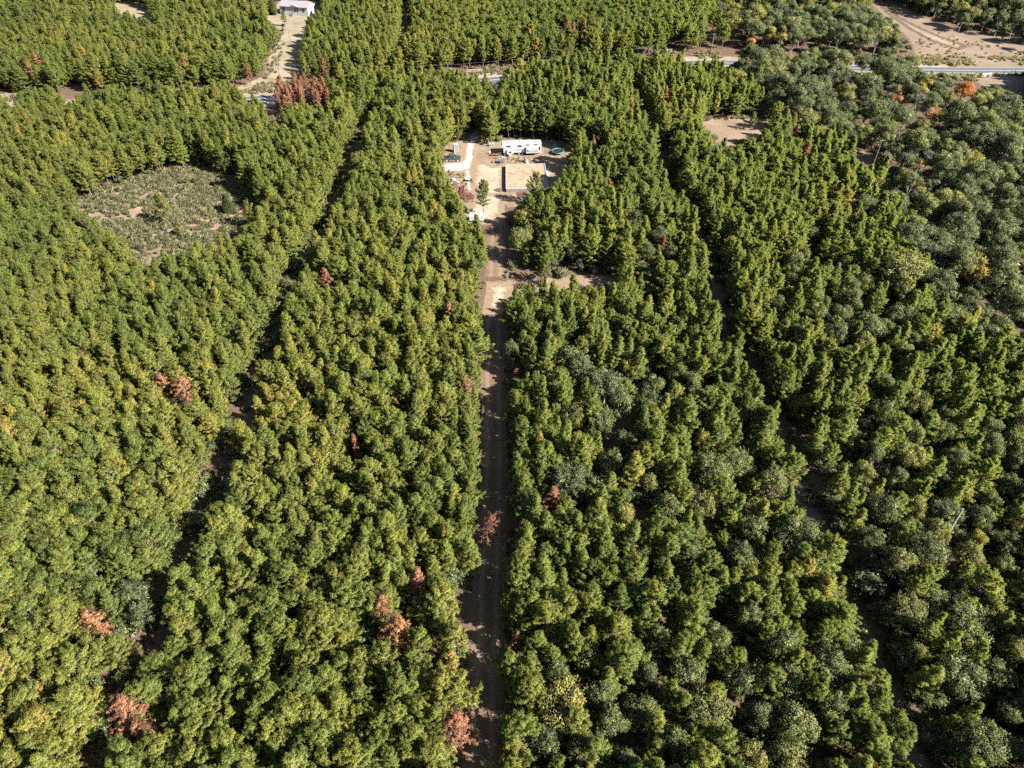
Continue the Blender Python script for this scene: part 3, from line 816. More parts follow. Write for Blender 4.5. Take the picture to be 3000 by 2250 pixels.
BIG = [
    # named broadleaf trees and bushes: u, v, mesh list, idx, scale, tint, zc, label, kind name, category
    (1672, 1415, OAKS, 3, 0.88, 0.10, 0.60, 'big round grey-green oak in the pines right of the track', 'oak_tree', 4.2),
    (1665, 1050, OAKS, 1, 0.85, 0.22, 0.62, 'pale grey-green oak in the right block above a darker one', 'oak_tree', 3.5),
    (1775, 1120, OAKS, 0, 0.85, 0.10, 0.62, 'dark grey-green oak below the pale oak in the right block', 'oak_tree', 3.8),
    (1700, 1085, OAKS, 4, 0.80, 0.16, 0.62, 'grey-green oak wedged between the pale and the dark oak', 'oak_tree', 3.0),
    (1910, 1045, BARE, 1, 0.55, 0.10, 0.60, 'small hazy grey half-bare tree in the right block', 'bare_tree', 2.4),
    (1990, 1095, BUSH, 0, 1.5, 0.42, 0.6, 'olive leafy tree near the right lane halfway up', 'oak_tree', 2.6),
    (2030, 1130, BUSH, 1, 1.3, 0.34, 0.6, 'small olive tree touching the right lane', 'oak_tree', 2.4),
    (1905, 850, BUSH, 0, 1.1, 0.12, 0.6, 'grey-green bush at the sandy mid clearing', 'oak_tree', 2.0),
    (1700, 765, BARE, 0, 0.42, 0.1, 0.6, 'pale grey bare bush at the back of the mid clearing', 'bare_tree', 2.0),
    (1500, 1030, BUSH, 1, 1.05, 0.12, 0.6, 'grey feathery bush on the right track edge', 'oak_tree', 2.0),
    (385, 1740, BUSH, 0, 1.25, 0.06, 0.6, 'blue-green bush beside the left lane', 'oak_tree', 2.4),
    (415, 1800, BUSH, 1, 1.05, 0.08, 0.6, 'lower blue-green bush hanging over the left lane', 'oak_tree', 2.2),
    (1630, 1975, BUSH, 1, 1.1, 0.16, 0.6, 'wispy grey-green bush among the pines right of the track', 'oak_tree', 2.2),
    (1600, 2170, BUSH, 0, 1.1, 0.14, 0.6, 'grey-green bush low down right of the track', 'oak_tree', 2.2),
    (1790, 2120, BUSH, 1, 1.2, 0.30, 0.6, 'olive grey bush between two tall pines at the bottom', 'oak_tree', 2.3),
    (2325, 2120, OAKS, 4, 0.80, 0.36, 0.62, 'olive oak with feathery crown near the bottom right', 'oak_tree', 3.0),
    (2350, 2195, BUSH, 0, 0.48, 0.98, 0.6, 'bush with bright red leaves near the bottom right', 'oak_tree', 1.6),
    (2215, 2100, BUSH, 1, 1.2, 0.12, 0.6, 'grey-green bush in front of the olive oak', 'oak_tree', 2.3),
    (2430, 1950, OAKS, 1, 0.72, 0.24, 0.62, 'grey-olive oak at the left side of the right lane', 'oak_tree', 3.4),
    (2330, 1560, OAKS, 0, 0.78, 0.26, 0.62, 'round grey-olive oak overhanging the right lane', 'oak_tree', 3.6),
    (2260, 1420, OAKS, 4, 0.75, 0.32, 0.62, 'smaller olive oak just above the overhanging one', 'oak_tree', 3.0),
    (2710, 1620, OAKS, 2, 0.82, 0.24, 0.60, 'tall grey-olive oak at the right below the leaning snag', 'oak_tree', 3.8),
    (2830, 1830, OAKS, 3, 0.88, 0.36, 0.60, 'wide olive-tan oak near the lower right edge', 'oak_tree', 4.2),
    (2820, 1980, OAKS, 0, 0.82, 0.22, 0.60, 'grey-green oak under the wide olive-tan one', 'oak_tree', 3.8),
    (2730, 1760, OAKS, 1, 0.72, 0.20, 0.60, 'dark grey oak beside the right lane', 'oak_tree', 3.4),
    (2630, 1650, OAKS, 4, 0.78, 0.38, 0.60, 'brownish olive oak left of the tall grey-olive one', 'oak_tree', 3.0),
    (2860, 790, OAKS, 2, 1.0, 0.64, 0.62, 'large golden yellow oak in the dark right hand woods', 'oak_tree', 3.8),
    (2683, 540, BUSH, 0, 1.5, 0.66, 0.6, 'small bright yellow tree left of a tall green one', 'oak_tree', 2.6),
    (2712, 600, OAKS, 2, 0.95, 0.40, 0.6, 'tall olive green tree beside the small yellow one', 'oak_tree', 3.5),
    (2840, 470, OAKS, 0, 0.95, 0.56, 0.6, 'yellow-olive round tree in the right hand woods', 'oak_tree', 3.9),
    (2905, 460, OAKS, 4, 0.9, 0.46, 0.6, 'olive tree right of the yellow-olive one', 'oak_tree', 3.2),
    (2828, 262, OAKS, 1, 1.0, 0.93, 0.62, 'brick red autumn tree below the paved road', 'oak_tree', 3.5),
    (2800, 305, BARE, 1, 0.9, 0.86, 0.62, 'thin orange-brown tree under the brick red one', 'oak_tree', 3.0),
    (2625, 290, BARE, 1, 0.9, 0.87, 0.62, 'sparse orange-brown tree in the middle of the woods', 'oak_tree', 3.0),
    (2730, 335, BARE, 1, 0.95, 0.83, 0.62, 'sparse rusty tree leaning between grey trunks', 'oak_tree', 3.0),
    (2720, 240, BARE, 1, 0.95, 0.72, 0.62, 'half-bare yellowish tree just below the road', 'bare_tree', 3.0),
    (2675, 435, BUSH, 0, 1.0, 0.92, 0.6, 'small red-brown bush right of the utility pole', 'oak_tree', 2.0),
    (2290, 110, BARE, 1, 1.15, 0.60, 0.62, 'tan half-bare tree beyond the road', 'bare_tree', 3.4),
    (2255, 100, OAKS, 4, 0.95, 0.62, 0.62, 'yellow-brown tree behind the tan half-bare one', 'oak_tree', 3.2),
    (2275, 165, BARE, 0, 1.0, 0.2, 0.62, 'white-limbed bare tree standing over the road', 'bare_tree', 3.0),
    (2200, 120, BUSH, 1, 1.3, 0.84, 0.6, 'orange-brown bush at the edge of the roadside woods', 'oak_tree', 2.4),
    (2485, 215, BARE, 0, 0.95, 0.2, 0.62, 'tall bare grey tree below the road', 'bare_tree', 3.0),
    (2700, 290, BARE, 2, 1.1, 0.2, 0.62, 'white bare tree rising in the middle of the woods', 'bare_tree', 3.0),
    (2640, 380, BARE, 2, 1.0, 0.4, 0.62, 'slender bare tree with pale trunk', 'bare_tree', 3.0),
    (2780, 345, BARE, 0, 1.0, 0.2, 0.62, 'tangled bare grey tree below the rusty tree', 'bare_tree', 3.0),
    (2920, 370, BARE, 0, 1.0, 0.2, 0.62, 'pale bare tree near the right edge of the woods', 'bare_tree', 3.0),
    (2600, 460, BARE, 2, 0.9, 0.6, 0.62, 'pale bare tree just right of the utility pole', 'bare_tree', 2.6),
    (2725, 455, BARE, 2, 0.9, 0.2, 0.62, 'thin grey snag in the right hand woods', 'bare_tree', 2.6),
    (2690, 500, BARE, 1, 0.75, 0.86, 0.62, 'reddish half-bare tree over the small yellow tree', 'bare_tree', 2.6),
    (2870, 620, BARE, 1, 1.0, 0.3, 0.62, 'grey half-bare tree above the golden oak', 'bare_tree', 3.0),
    (2475, 270, OAKS, 2, 1.05, 0.42, 0.62, 'olive-yellow tall tree in the front of the woods', 'oak_tree', 3.8),
    (2410, 250, OAKS, 4, 1.05, 0.12, 0.62, 'dark narrow evergreen tree near the front of the woods', 'oak_tree', 3.0),
    (2480, 380, OAKS, 0, 1.0, 0.28, 0.62, 'grey-green oak at the tip of the sunny pine block', 'oak_tree', 3.9),
    (2535, 600, OAKS, 0, 0.95, 0.20, 0.62, 'grey-green oak below the white driveway bend', 'oak_tree', 3.9),
    (2600, 550, OAKS, 3, 0.75, 0.20, 0.62, 'low grey-green oak under the utility pole', 'oak_tree', 4.0),
    (2380, 690, OAKS, 4, 0.7, 0.22, 0.62, 'grey-green oak inside the right pine block', 'oak_tree', 3.0),
    (2440, 740, OAKS, 1, 0.75, 0.62, 0.62, 'tan-yellow tree inside the right pine block', 'oak_tree', 3.3),
    (2590, 820, OAKS, 1, 0.78, 0.18, 0.62, 'blue-grey oak left of the golden oak', 'oak_tree', 3.3),
    (2100, 300, PINES, 3, 0.85, 0.98, 0.65, 'yellow ochre dying pine by the bare pinkish clearing', 'pine_tree', 1.6),
    (1430, 300, BUSH, 0, 0.9, 0.1, 0.6, 'dark bush beside the driveway entrance', 'oak_tree', 2.0),
    (815, 470, BUSH, 0, 1.1, 0.14, 0.6, 'grey-green bush at the right rim of the weedy clearing', 'oak_tree', 2.2),
    (690, 480, BUSH, 1, 1.0, 0.2, 0.6, 'grey bush at the back right of the weedy clearing', 'oak_tree', 2.0),
]
for u, v, L, i, s, tn, zc, lab, nm, rad in BIG:
    sx = 1.0
    if v > 900 and u < 2560:
        if L is BUSH and s > 0.6:
            L, i, s, sx, rad = OAKS, (1, 4)[i], 0.70 + 0.13 * s, 0.62 + 0.14 * s, (3.9, 3.5)[i]
        elif L is OAKS: s *= 1.22
    elif v > 900 and L is OAKS: s *= 1.12
    Hn = {id(OAKS): OAK_H, id(BARE): [11.5] * 3, id(BUSH): [4.2] * 2, id(PINES): PINE_H}[id(L)][i]
    single(nm, L[i], Hn, u, v, s, tn, lab, zc=zc, rad=rad, cat='tree' if L is not BUSH else 'bush', guard=0.9, sxy=sx)

# lone conifers of the clearings, placed by their feet
for (u, v, meshes, s, tn, lab, nm, H) in [
    (1416, 632, PINES[5], 0.98, 0.35, 'lone airy pine standing behind the white trailer', 'pine_tree', 10.2),
    (1572, 598, PINES[1], 0.98, 0.55, 'pine standing in front of the block foundation', 'pine_tree', 9.4),
    (2200, 382, PINES[6], 0.62, 0.45, 'lone young pine on a bare trunk in the pinkish clearing', 'pine_tree', 9.6),
    (492, 658, PINES[4], 0.92, 0.70, 'young light green pine in the middle of the weedy clearing', 'pine_tree', 9.0),
    (535, 700, PINES[3], 0.54, 0.75, 'knee of yellowish sapling pine below the young clearing pine', 'pine_tree', 9.8),
    (745, 675, PINES[0], 0.84, 0.60, 'bushy pale pine at the right end of the weedy clearing', 'pine_tree', 10.0),
    (836, 78, PINES[6], 0.66, 0.20, 'thin dark pine in front of the white house', 'pine_tree', 9.6),
]:
    x, y = G(u, v)
    lab = lab.replace('knee of ', 'small ')
    place_tree(nm, meshes, x, y, s, rng.uniform(0, 6.28), tn, lab, 'tree')
    SINGLE.append(dict(x=x, y=y, H=H * s, r=1.6 * s, u=proj(x, y, 6)[0], v=proj(x, y, 6)[1], label=lab, name=nm))
x, y = G(674, 624)
place_tree('juniper_tree', JUN, x, y, 1.12, 0.4, 0.4, 'dark egg-shaped juniper in the weedy clearing', 'tree')
SINGLE.append(dict(x=x, y=y, H=5.6, r=1.3, u=674, v=600, label='dark egg-shaped juniper', name='juniper_tree'))
x, y = G(803, 43)
place_tree('juniper_tree', JUN, x, y, 1.35, 1.0, 1.0, 'brownish conical cedar at the corner of the white house', 'tree')
SINGLE.append(dict(x=x, y=y, H=6.7, r=2.2, u=803, v=25, label='brownish cedar', name='juniper_tree'))
scr = []
for poly, n in (([(2480, 1250), (2650, 1150), (3000, 1250), (3000, 2240), (2760, 2240), (2640, 1900)], 46), ([(1560, 1900), (2200, 1750), (2480, 2000), (2560, 2240), (1560, 2240)], 19), ([(1620, 1000), (2020, 1000), (2250, 1400), (2280, 1750), (1900, 1700), (1700, 1300)], 20), ([(2250, 700), (2560, 760), (2900, 1050), (2500, 1150), (2250, 900)], 20), ([(1480, 620), (1960, 640), (2000, 780), (1500, 760)], 8)):
    k = 0; got = 0
    while got < n and k < 4000:
        k += 1
        u = rng.uniform(min(p[0] for p in poly), max(p[0] for p in poly)); v = rng.uniform(min(p[1] for p in poly), max(p[1] for p in poly))
        if not bool(pip(np.array([u]), np.array([v]), poly)[0]): continue
        x, y = G(u, v, 6.0)
        if any((x - a) ** 2 + (y - b) ** 2 < 4.6 ** 2 for a, b, _, _ in scr) or any(math.hypot(x - q['x'], y - q['y']) < q['r'] + 1.8 for q in SINGLE): continue
        if float(ldist(np.array([x]), np.array([y]), LANE_R)[0]) < 3.4: continue
        scr.append((x, y, u, v)); got += 1
refs = [q for q in SINGLE if q['label'] and q['u'] > 1450]
ordn = ['nearest', 'second', 'third', 'fourth', 'fifth', 'sixth', 'seventh', 'eighth', 'ninth', 'tenth', 'eleventh', 'twelfth']
cnt = {}
for x, y, u, v in sorted(scr, key=lambda p: min(math.hypot(p[0] - q['x'], p[1] - q['y']) for q in refs)):
    b = min(refs, key=lambda q: math.hypot(x - q['x'], y - q['y']))
    dx, dy = x - b['x'], y - b['y']
    dr = ('to the right of' if dx > 0 else 'to the left of') if abs(dx) > abs(dy) else ('behind' if dy > 0 else 'in front of')
    key = (id(b), dr); cnt[key] = cnt.get(key, 0) + 1
    nm = b['label'].split(',')[0].split()[:6]
    while nm[-1] in ('the', 'a', 'of', 'in', 'on', 'near', 'at', 'by', 'beside', 'just', 'right', 'left', 'to', 'under', 'behind', 'where', 'with', 'between', 'over', 'dark', 'two', 'hand', 'front', 'bright', 'below', 'above', 'among', 'pale', 'around'): nm = nm[:-1]
    k = int(rng.integers(0, 5)); sc_ = float(rng.uniform(0.72, 0.98)); wq = float(rng.uniform(0.62, 0.9))
    tn = float(np.clip(rng.normal(0.31, 0.11), 0.06, 0.55))
    look = 'olive' if tn > 0.32 else 'grey-green' if tn > 0.15 else 'dark grey-green'
    place_tree('scrub_oak', OAKS[k], x, y, sc_ * 10 / OAK_H[k], float(rng.uniform(0, 6.28)), tn, f"{ordn[min(cnt[key], 12) - 1]} {look} scrub oak {dr} the {' '.join(nm[:6])}", 'tree', 'scrub oaks mixed into the pines', wq)
    SINGLE.append(dict(x=x, y=y, H=9.0 * sc_, r=2.2 * wq / 0.75, u=u, v=v, label=None, name='scrub_oak'))
print('singles', len(SINGLE))

# ------------------------------------------------------------------ the mass of the plantation
tx, ty = TRACK[-1][0] - TRACK[2][0], TRACK[-1][1] - TRACK[2][1]
ang = math.atan2(tx, ty)
ca, sa = math.cos(ang), math.sin(ang)
row, stp = 2.45, 2.3
A, B = np.meshgrid(np.arange(-330, 360, row), np.arange(8, 470, stp))
A = A.ravel(); B = B.ravel()
A = A + rng.normal(0, 0.55, A.size); B = B + rng.normal(0, 0.75, B.size)
X = A * ca + B * sa; Y = -A * sa + B * ca


def vnoise(x, y, s, seed):
    """cheap smooth noise 0..1"""
    rg = np.random.default_rng(seed); tab = rg.uniform(0, 1, (64, 64))
    fx, fy = x / s, y / s
    ix, iy = np.floor(fx).astype(int), np.floor(fy).astype(int)
    tx_, ty_ = fx - ix, fy - iy
    tx_ = tx_ * tx_ * (3 - 2 * tx_); ty_ = ty_ * ty_ * (3 - 2 * ty_)
    g = lambda i, j: tab[i % 64, j % 64]
    return (g(ix, iy) * (1 - tx_) + g(ix + 1, iy) * tx_) * (1 - ty_) + (g(ix, iy + 1) * (1 - tx_) + g(ix + 1, iy + 1) * tx_) * ty_


HT = 9.4 * (0.82 + 0.26 * vnoise(X, Y, 23, 5)) + rng.normal(0, 0.85, X.size)
HT = np.clip(HT, 5.8, 12.0)
SUNWARD = Vector((math.cos(SUN_AZ), math.sin(SUN_AZ)))
TRP = G(1634, 448)
tgap = ldist(X, Y, [TRP, (TRP[0] + SUNWARD.x * 13, TRP[1] + SUNWARD.y * 13)]) < 3.0
low = np.zeros(X.shape, bool)
for uq, vq in ((1450, 905), (1470, 880), (1490, 850), (1520, 835), (1620, 825), (1690, 835), (1760, 840)):
    q = G(uq, vq)
    low |= ldist(X, Y, [q, (q[0] + SUNWARD.x * 11, q[1] + SUNWARD.y * 11)]) < 2.5
HT = np.where(low, HT * 0.62, HT)
u, v, d = proj(X, Y, HT * 0.7)
gap = vnoise(X, Y, 4.2, 8) < 0.17
HT = np.where(gap, HT * 0.68, HT)
u, v, d = proj(X, Y, HT * 0.7)
keep0 = ~tgap
keep = (d > 20) & (u > -330) & (u < 3330) & (v > -200) & (v < 2560)
yroad = np.interp(X, [p[0] for p in ROADS], [p[1] for p in ROADS])
rel = Y - yroad
beyond = rel > 0
keep &= keep0 & ~((rel > -9.5) & (rel < 13.0))
# lanes
dT = ldist(X, Y, TRACK); dL = ldist(X, Y, LANE_L); dR = ldist(X, Y, LANE_R)
dF = ldist(X, Y, LANE_F); dN = ldist(X, Y, LANE_N)
keep &= (dT > np.where(X < xat(TRACK, Y), 3.0, 3.5) + 0.7 * rng.random(X.size)) & (dL > np.where(Y > 55, 2.9, 2.2) + 0.9 * rng.random(X.size)) & (dR > 2.6 + 0.9 * rng.random(X.size)) & (dF > 3.5) & (dN > 3.0)
# gaps
keep &= rng.random(X.size) > 0.04


def hits(X, Y, H, rad, poly, lo=0.30):
    out = np.zeros(X.shape, bool)
    for f, w in ((0.0, 0), (lo, -0.9), (lo, 0.9), (0.5, -1.0), (0.5, 1.0), (0.66, -0.8), (0.66, 0.8), (0.82, -0.5), (0.82, 0.5), (1.0, 0)):
        uu, vv, _ = proj(X + w * rad, Y, H * f)
        out |= pip(uu, vv, poly)
    return out


blocked = np.zeros(X.shape, bool)
for nm, poly in OPEN.items():
    blocked |= hits(X, Y, HT, 2.1, poly)
keep &= ~blocked
hard = np.zeros(X.shape, bool)
for p in HARD: hard |= pip(u, v, p)
mixed = np.zeros(X.shape, bool)
for p in MIXED: mixed |= pip(u, v, p)
sparse = np.zeros(X.shape, bool)
for p in SPARSE: sparse |= pip(u, v, p)
# keep singled-out trees clear
for s in SINGLE:
    dd = np.hypot(X - s['x'], Y - s['y'])
    keep &= dd > max(1.3, s['r'] * 0.85)
    if s['H'] > 2:
        near = (Y < s['y']) & (dd < 14)
        if near.any():
            hit = np.zeros(X.shape, bool)
            uc, vc, dc = proj(s['x'], s['y'], s['H'] * 0.70)
            ru = 1.15 * s['r'] * F / dc; rv = s['H'] * 0.30 * F / dc * 0.75
            for f, w in ((0.72, -0.7), (0.72, 0.7), (0.85, -0.5), (0.85, 0.5), (1.0, 0), (0.6, 0)):
                uu, vv, _ = proj(X + w * 2.3, Y, HT * f)
                hit |= ((uu - uc) / (ru * 0.8)) ** 2 + ((vv - vc) / rv) ** 2 < 1
            keep &= ~(near & hit)
keep &= ~hard
keep &= ~(mixed & (rng.random(X.size) < 0.16))
keep &= ~(sparse & (rng.random(X.size) < 0.72))
thin = beyond & (rng.random(X.size) < 0.22)
keep &= ~thin
X, Y, HT, beyond, mixed, u, v, d = (a[keep] for a in (X, Y, HT, beyond, mixed, u, v, d))
slim = beyond & (X > G(1300, 100)[0]) 
tint = np.clip(0.26 + 0.36 * vnoise(X, Y, 19, 3) + rng.normal(0, 0.11, X.size) + 0.08 * (X < xat(TRACK, Y)) , 0, 0.92)  # pines left of the track tinted yellower: their front-lit look put into colour
tint = np.where(rng.random(X.size) < 0.008, 0.95, tint)
print('pines', len(X), 'dense check')

inframe = (u > 0) & (u < 3000) & (v > 0) & (v < 2245)
size = HT / d * inframe
order = np.argsort(-size)
NEAR = order[:292]
isnear = np.zeros(X.size, bool); isnear[NEAR] = True

# labels for the near pines: by what they stand beside
LM = [s for s in SINGLE if s['label'] and s['v'] > 1350]
def short(l):
    return l.split(',')[0]
ORD = ['nearest', 'second', 'third', 'fourth', 'fifth', 'sixth', 'seventh', 'eighth', 'ninth', 'tenth', 'eleventh', 'twelfth', 'thirteenth', 'fourteenth', 'fifteenth', 'sixteenth', 'seventeenth', 'eighteenth', 'nineteenth', 'twentieth']
LMSHORT = {}
sector = {}
for i in NEAR:
    dt = X[i] - float(xat(TRACK, Y[i]))
    if abs(dt) < 6.3:
        key = ('edge', 'left' if dt < 0 else 'right'); val = Y[i]
    else:
        best = min(range(len(LM)), key=lambda j: (LM[j]['x'] - X[i]) ** 2 + (LM[j]['y'] - Y[i]) ** 2)
        dx, dy = X[i] - LM[best]['x'], Y[i] - LM[best]['y']
        if abs(dx) > abs(dy): dr = 'to the right of' if dx > 0 else 'to the left of'
        else: dr = 'behind' if dy > 0 else 'in front of'
        key = (best, dr); val = math.hypot(dx, dy)
    sector.setdefault(key, []).append((val, i))
NLAB = {}
for key, lst in sector.items():
    lst.sort()
    for q, (val, i) in enumerate(lst):
        look = ('yellow-green' if tint[i] > 0.58 else 'dark green' if tint[i] < 0.38 else 'green')
        o = ORD[q] if q < len(ORD) else 'outlying'
        if key[0] == 'edge':
            NLAB[i] = f"{look} pine on the {key[1]} edge of the dirt track, {'first' if q == 0 else o} from the bottom"
        else:
            nm = LM[key[0]]['label'].split(',')[0].split()
            nm = ' '.join(nm[:11 - len(key[1].split())])
            while nm.split()[-1] in ('the', 'a', 'of', 'in', 'on', 'near', 'at', 'by', 'beside', 'just', 'right', 'left', 'low', 'to', 'under', 'two', 'next', 'with', 'behind', 'photo', 'between', 'standing', 'rising'):
                nm = ' '.join(nm.split()[:-1])
            NLAB[i] = f"{o} {look} pine {key[1]} the {nm}"
for i in NEAR:
    k = int(rng.integers(0, len(PINES)))
    place_tree('pine_tree', PINES[k], float(X[i]), float(Y[i]), float(HT[i] / PINE_H[k]), float(rng.uniform(0, 6.28)), float(tint[i]), NLAB[i], 'tree', 'green pines of the plantation', float(rng.uniform(0.95, 1.3)))


# ------------------------------------------------------------------ masses: one object each, instances on points
def scatter(name, meshes, X, Y, SC, VAR, TINT, label, cat, tilt=0.04, Z=None):
    """meshes: list of tuples of mesh data joined per variant"""
    n = len(X)
    me = bpy.data.meshes.new(name)
    me.vertices.add(n)
    co = np.stack([X, Y, np.zeros(n) - 0.04 if Z is None else Z], 1).astype(np.float32)
    me.vertices.foreach_set('co', co.ravel())
    rot = np.stack([rng.normal(0, tilt, n), rng.normal(0, tilt, n), rng.uniform(0, 2 * PI, n)], 1).astype(np.float32)
    for nm, ty, arr, f in (('rot', 'FLOAT_VECTOR', rot.ravel(), 'vector'), ('scl', 'FLOAT_VECTOR', np.asarray(SC, np.float32).ravel(), 'vector'), ('var', 'INT', np.asarray(VAR, np.int32), 'value'), ('tint', 'FLOAT', np.asarray(TINT, np.float32), 'value')):
        a = me.attributes.new(nm, ty, 'POINT'); a.data.foreach_set(f, arr)
    o = bpy.data.objects.new(name, me); link(o); tag(o, label, cat, kind='stuff')
    ng = bpy.data.node_groups.new(name + '_nodes', 'GeometryNodeTree')
    ng.interface.new_socket('Geometry', in_out='INPUT', socket_type='NodeSocketGeometry')
    ng.interface.new_socket('Geometry', in_out='OUTPUT', socket_type='NodeSocketGeometry')
    N = ng.nodes.new; Lk = ng.links.new
    gi, go = N('NodeGroupInput'), N('NodeGroupOutput')
    iop = N('GeometryNodeInstanceOnPoints')
    Lk(gi.outputs[0], iop.inputs['Points'])
    jn = N('GeometryNodeJoinGeometry')
    for tup in meshes:
        j2 = N('GeometryNodeJoinGeometry')
        for src in tup:
            oi = N('GeometryNodeObjectInfo'); oi.transform_space = 'ORIGINAL'
            oi.inputs['Object'].default_value = src
            Lk(oi.outputs['Geometry'], j2.inputs[0])
        g2 = N('GeometryNodeGeometryToInstance'); Lk(j2.outputs[0], g2.inputs[0])
        Lk(g2.outputs[0], jn.inputs[0])
    Lk(jn.outputs[0], iop.inputs['Instance'])
    iop.inputs['Pick Instance'].default_value = True
    def named(nm, ty):
        q = N('GeometryNodeInputNamedAttribute'); q.data_type = ty; q.inputs[0].default_value = nm
        return q.outputs['Attribute']
    Lk(named('var', 'INT'), iop.inputs['Instance Index'])
    er = N('FunctionNodeEulerToRotation'); Lk(named('rot', 'FLOAT_VECTOR'), er.inputs[0])
    Lk(er.outputs[0], iop.inputs['Rotation'])
    Lk(named('scl', 'FLOAT_VECTOR'), iop.inputs['Scale'])
    Lk(iop.outputs[0], go.inputs[0])
    md = o.modifiers.new('scatter', 'NODES'); md.node_group = ng
    return o


def find(me):
    return next(o for o in COL.objects if o.type == 'MESH' and o.data == me)


far = ~isnear
Xf, Yf, Hf, Tf, Sf = X[far], Y[far], HT[far], tint[far], slim[far]
# a few slim pines beyond the road are things, the rest of their kind is mass
srcS = []
for k in range(3):
    idx = np.where(Sf)[0]
    uu, vv, _ = proj(Xf[idx], Yf[idx], 6)
    j = idx[np.argmin(np.hypot(uu - (1475 + 90 * k), vv - (145 - 12 * k)))]
    place_tree('pine_tree', SLIM[k], float(Xf[j]), float(Yf[j]), 0.98, float(rng.uniform(0, 6.28)), 0.5, ['slim front row pine just beyond the road, left one', 'slim front row pine just beyond the road, middle one', 'slim front row pine just beyond the road, right one'][k], 'tree', 'slim pines beyond the road')
    Xf, Yf, Hf, Tf, Sf = (np.delete(a, j) for a in (Xf, Yf, Hf, Tf, Sf))
allm = [(find(c), find(tk)) for c, tk in PINES] + [(find(c), find(tk)) for c, tk in SLIM]
# stretch of the variants: uniform picks
var = np.where(Sf, len(PINES) + rng.integers(0, 3, len(Xf)), rng.integers(0, len(PINES), len(Xf)))
sc = np.where(Sf, rng.uniform(0.85, 1.1, len(Xf)), Hf / 9.9)
wx = rng.uniform(1.0, 1.4, len(Xf)) + 0.12 * np.clip((Yf - 90) / 100, 0, 1) * (~Sf)
scatter('pine_wood', allm, Xf, Yf, np.stack([sc * wx, sc * wx, sc], 1), var, Tf, 'dense green pine plantation filling the blocks behind the nearest trees', 'pine wood')

# ------------------------------------------------------------------ broadleaf woods: each tree a thing
HX, HY = [], []
cand = []
Ax, By = np.meshgrid(np.arange(60, 330, 6.8), np.arange(95, 440, 6.8))
Ax = Ax.ravel() + rng.normal(0, 1.3, Ax.size); By = By.ravel() + rng.normal(0, 1.3, By.size)
hs = rng.uniform(0.7, 1.35, Ax.size)
uu, vv, dd = proj(Ax, By, 6.5 * hs)
yr = np.interp(Ax, [p[0] for p in ROADS], [p[1] for p in ROADS])
hk = np.zeros(Ax.size, bool)
for p in HARD: hk |= pip(uu, vv, p)
mk = np.zeros(Ax.size, bool)
mk |= pip(uu, vv, MIXED[0]) & (rng.random(Ax.size) < 0.42)
ok = (hk | mk) & (uu < 3060) & (vv > -25) & ~((By - yr > -8) & (By - yr < 12))
for nm, poly in OPEN.items():
    ok &= ~hits(Ax, By, 10 * hs, 3.2, poly, 0.4)
ok &= (ldist(Ax, By, LANE_R) > 5)
for s in SINGLE:
    q = np.hypot(Ax - s['x'], By - s['y'])
    ok &= q > max(2.2, s['r'] * 0.9)
    if s['name'] != 'x':
        uc, vc, dc = proj(s['x'], s['y'], s['H'] * 0.72)
        ok &= ~((By < s['y']) & (q < 16) & (((uu - uc) / (s['r'] * F / dc * 0.9)) ** 2 + ((vv - 2.0 * F / dc - vc) / (s['H'] * 0.3 * F / dc)) ** 2 < 1))
idx = np.where(ok)[0]
print('oaks', len(idx))
LMH = [s for s in SINGLE if s['label'] and s['u'] > 2120 and s['v'] < 1500] + [
    dict(x=G(2556, 487)[0], y=G(2556, 487)[1], label='thin utility pole by the white driveway bend'),
    dict(x=G(2890, 222)[0], y=G(2890, 222)[1], label='white board fence panel by the road'),
    dict(x=G(2560, 60)[0] - 14, y=G(2560, 60)[1], label='top end of the straw strip in the dry field'),
    dict(x=G(2850, 80)[0], y=G(2850, 80)[1], label='far corner of the dry field'),
    dict(x=G(2330, 30)[0], y=G(2330, 30)[1], label='gap where the far pines meet the broadleaf woods')]
sec = {}
for i in idx:
    b = min(range(len(LMH)), key=lambda j: (LMH[j]['x'] - Ax[i]) ** 2 + (LMH[j]['y'] - By[i]) ** 2)
    dx, dy = Ax[i] - LMH[b]['x'], By[i] - LMH[b]['y']
    dr = ('to the right of' if dx > 0 else 'to the left of') if abs(dx) > abs(dy) else ('behind' if dy > 0 else 'in front of')
    sec.setdefault((b, dr), []).append((math.hypot(dx, dy), i))
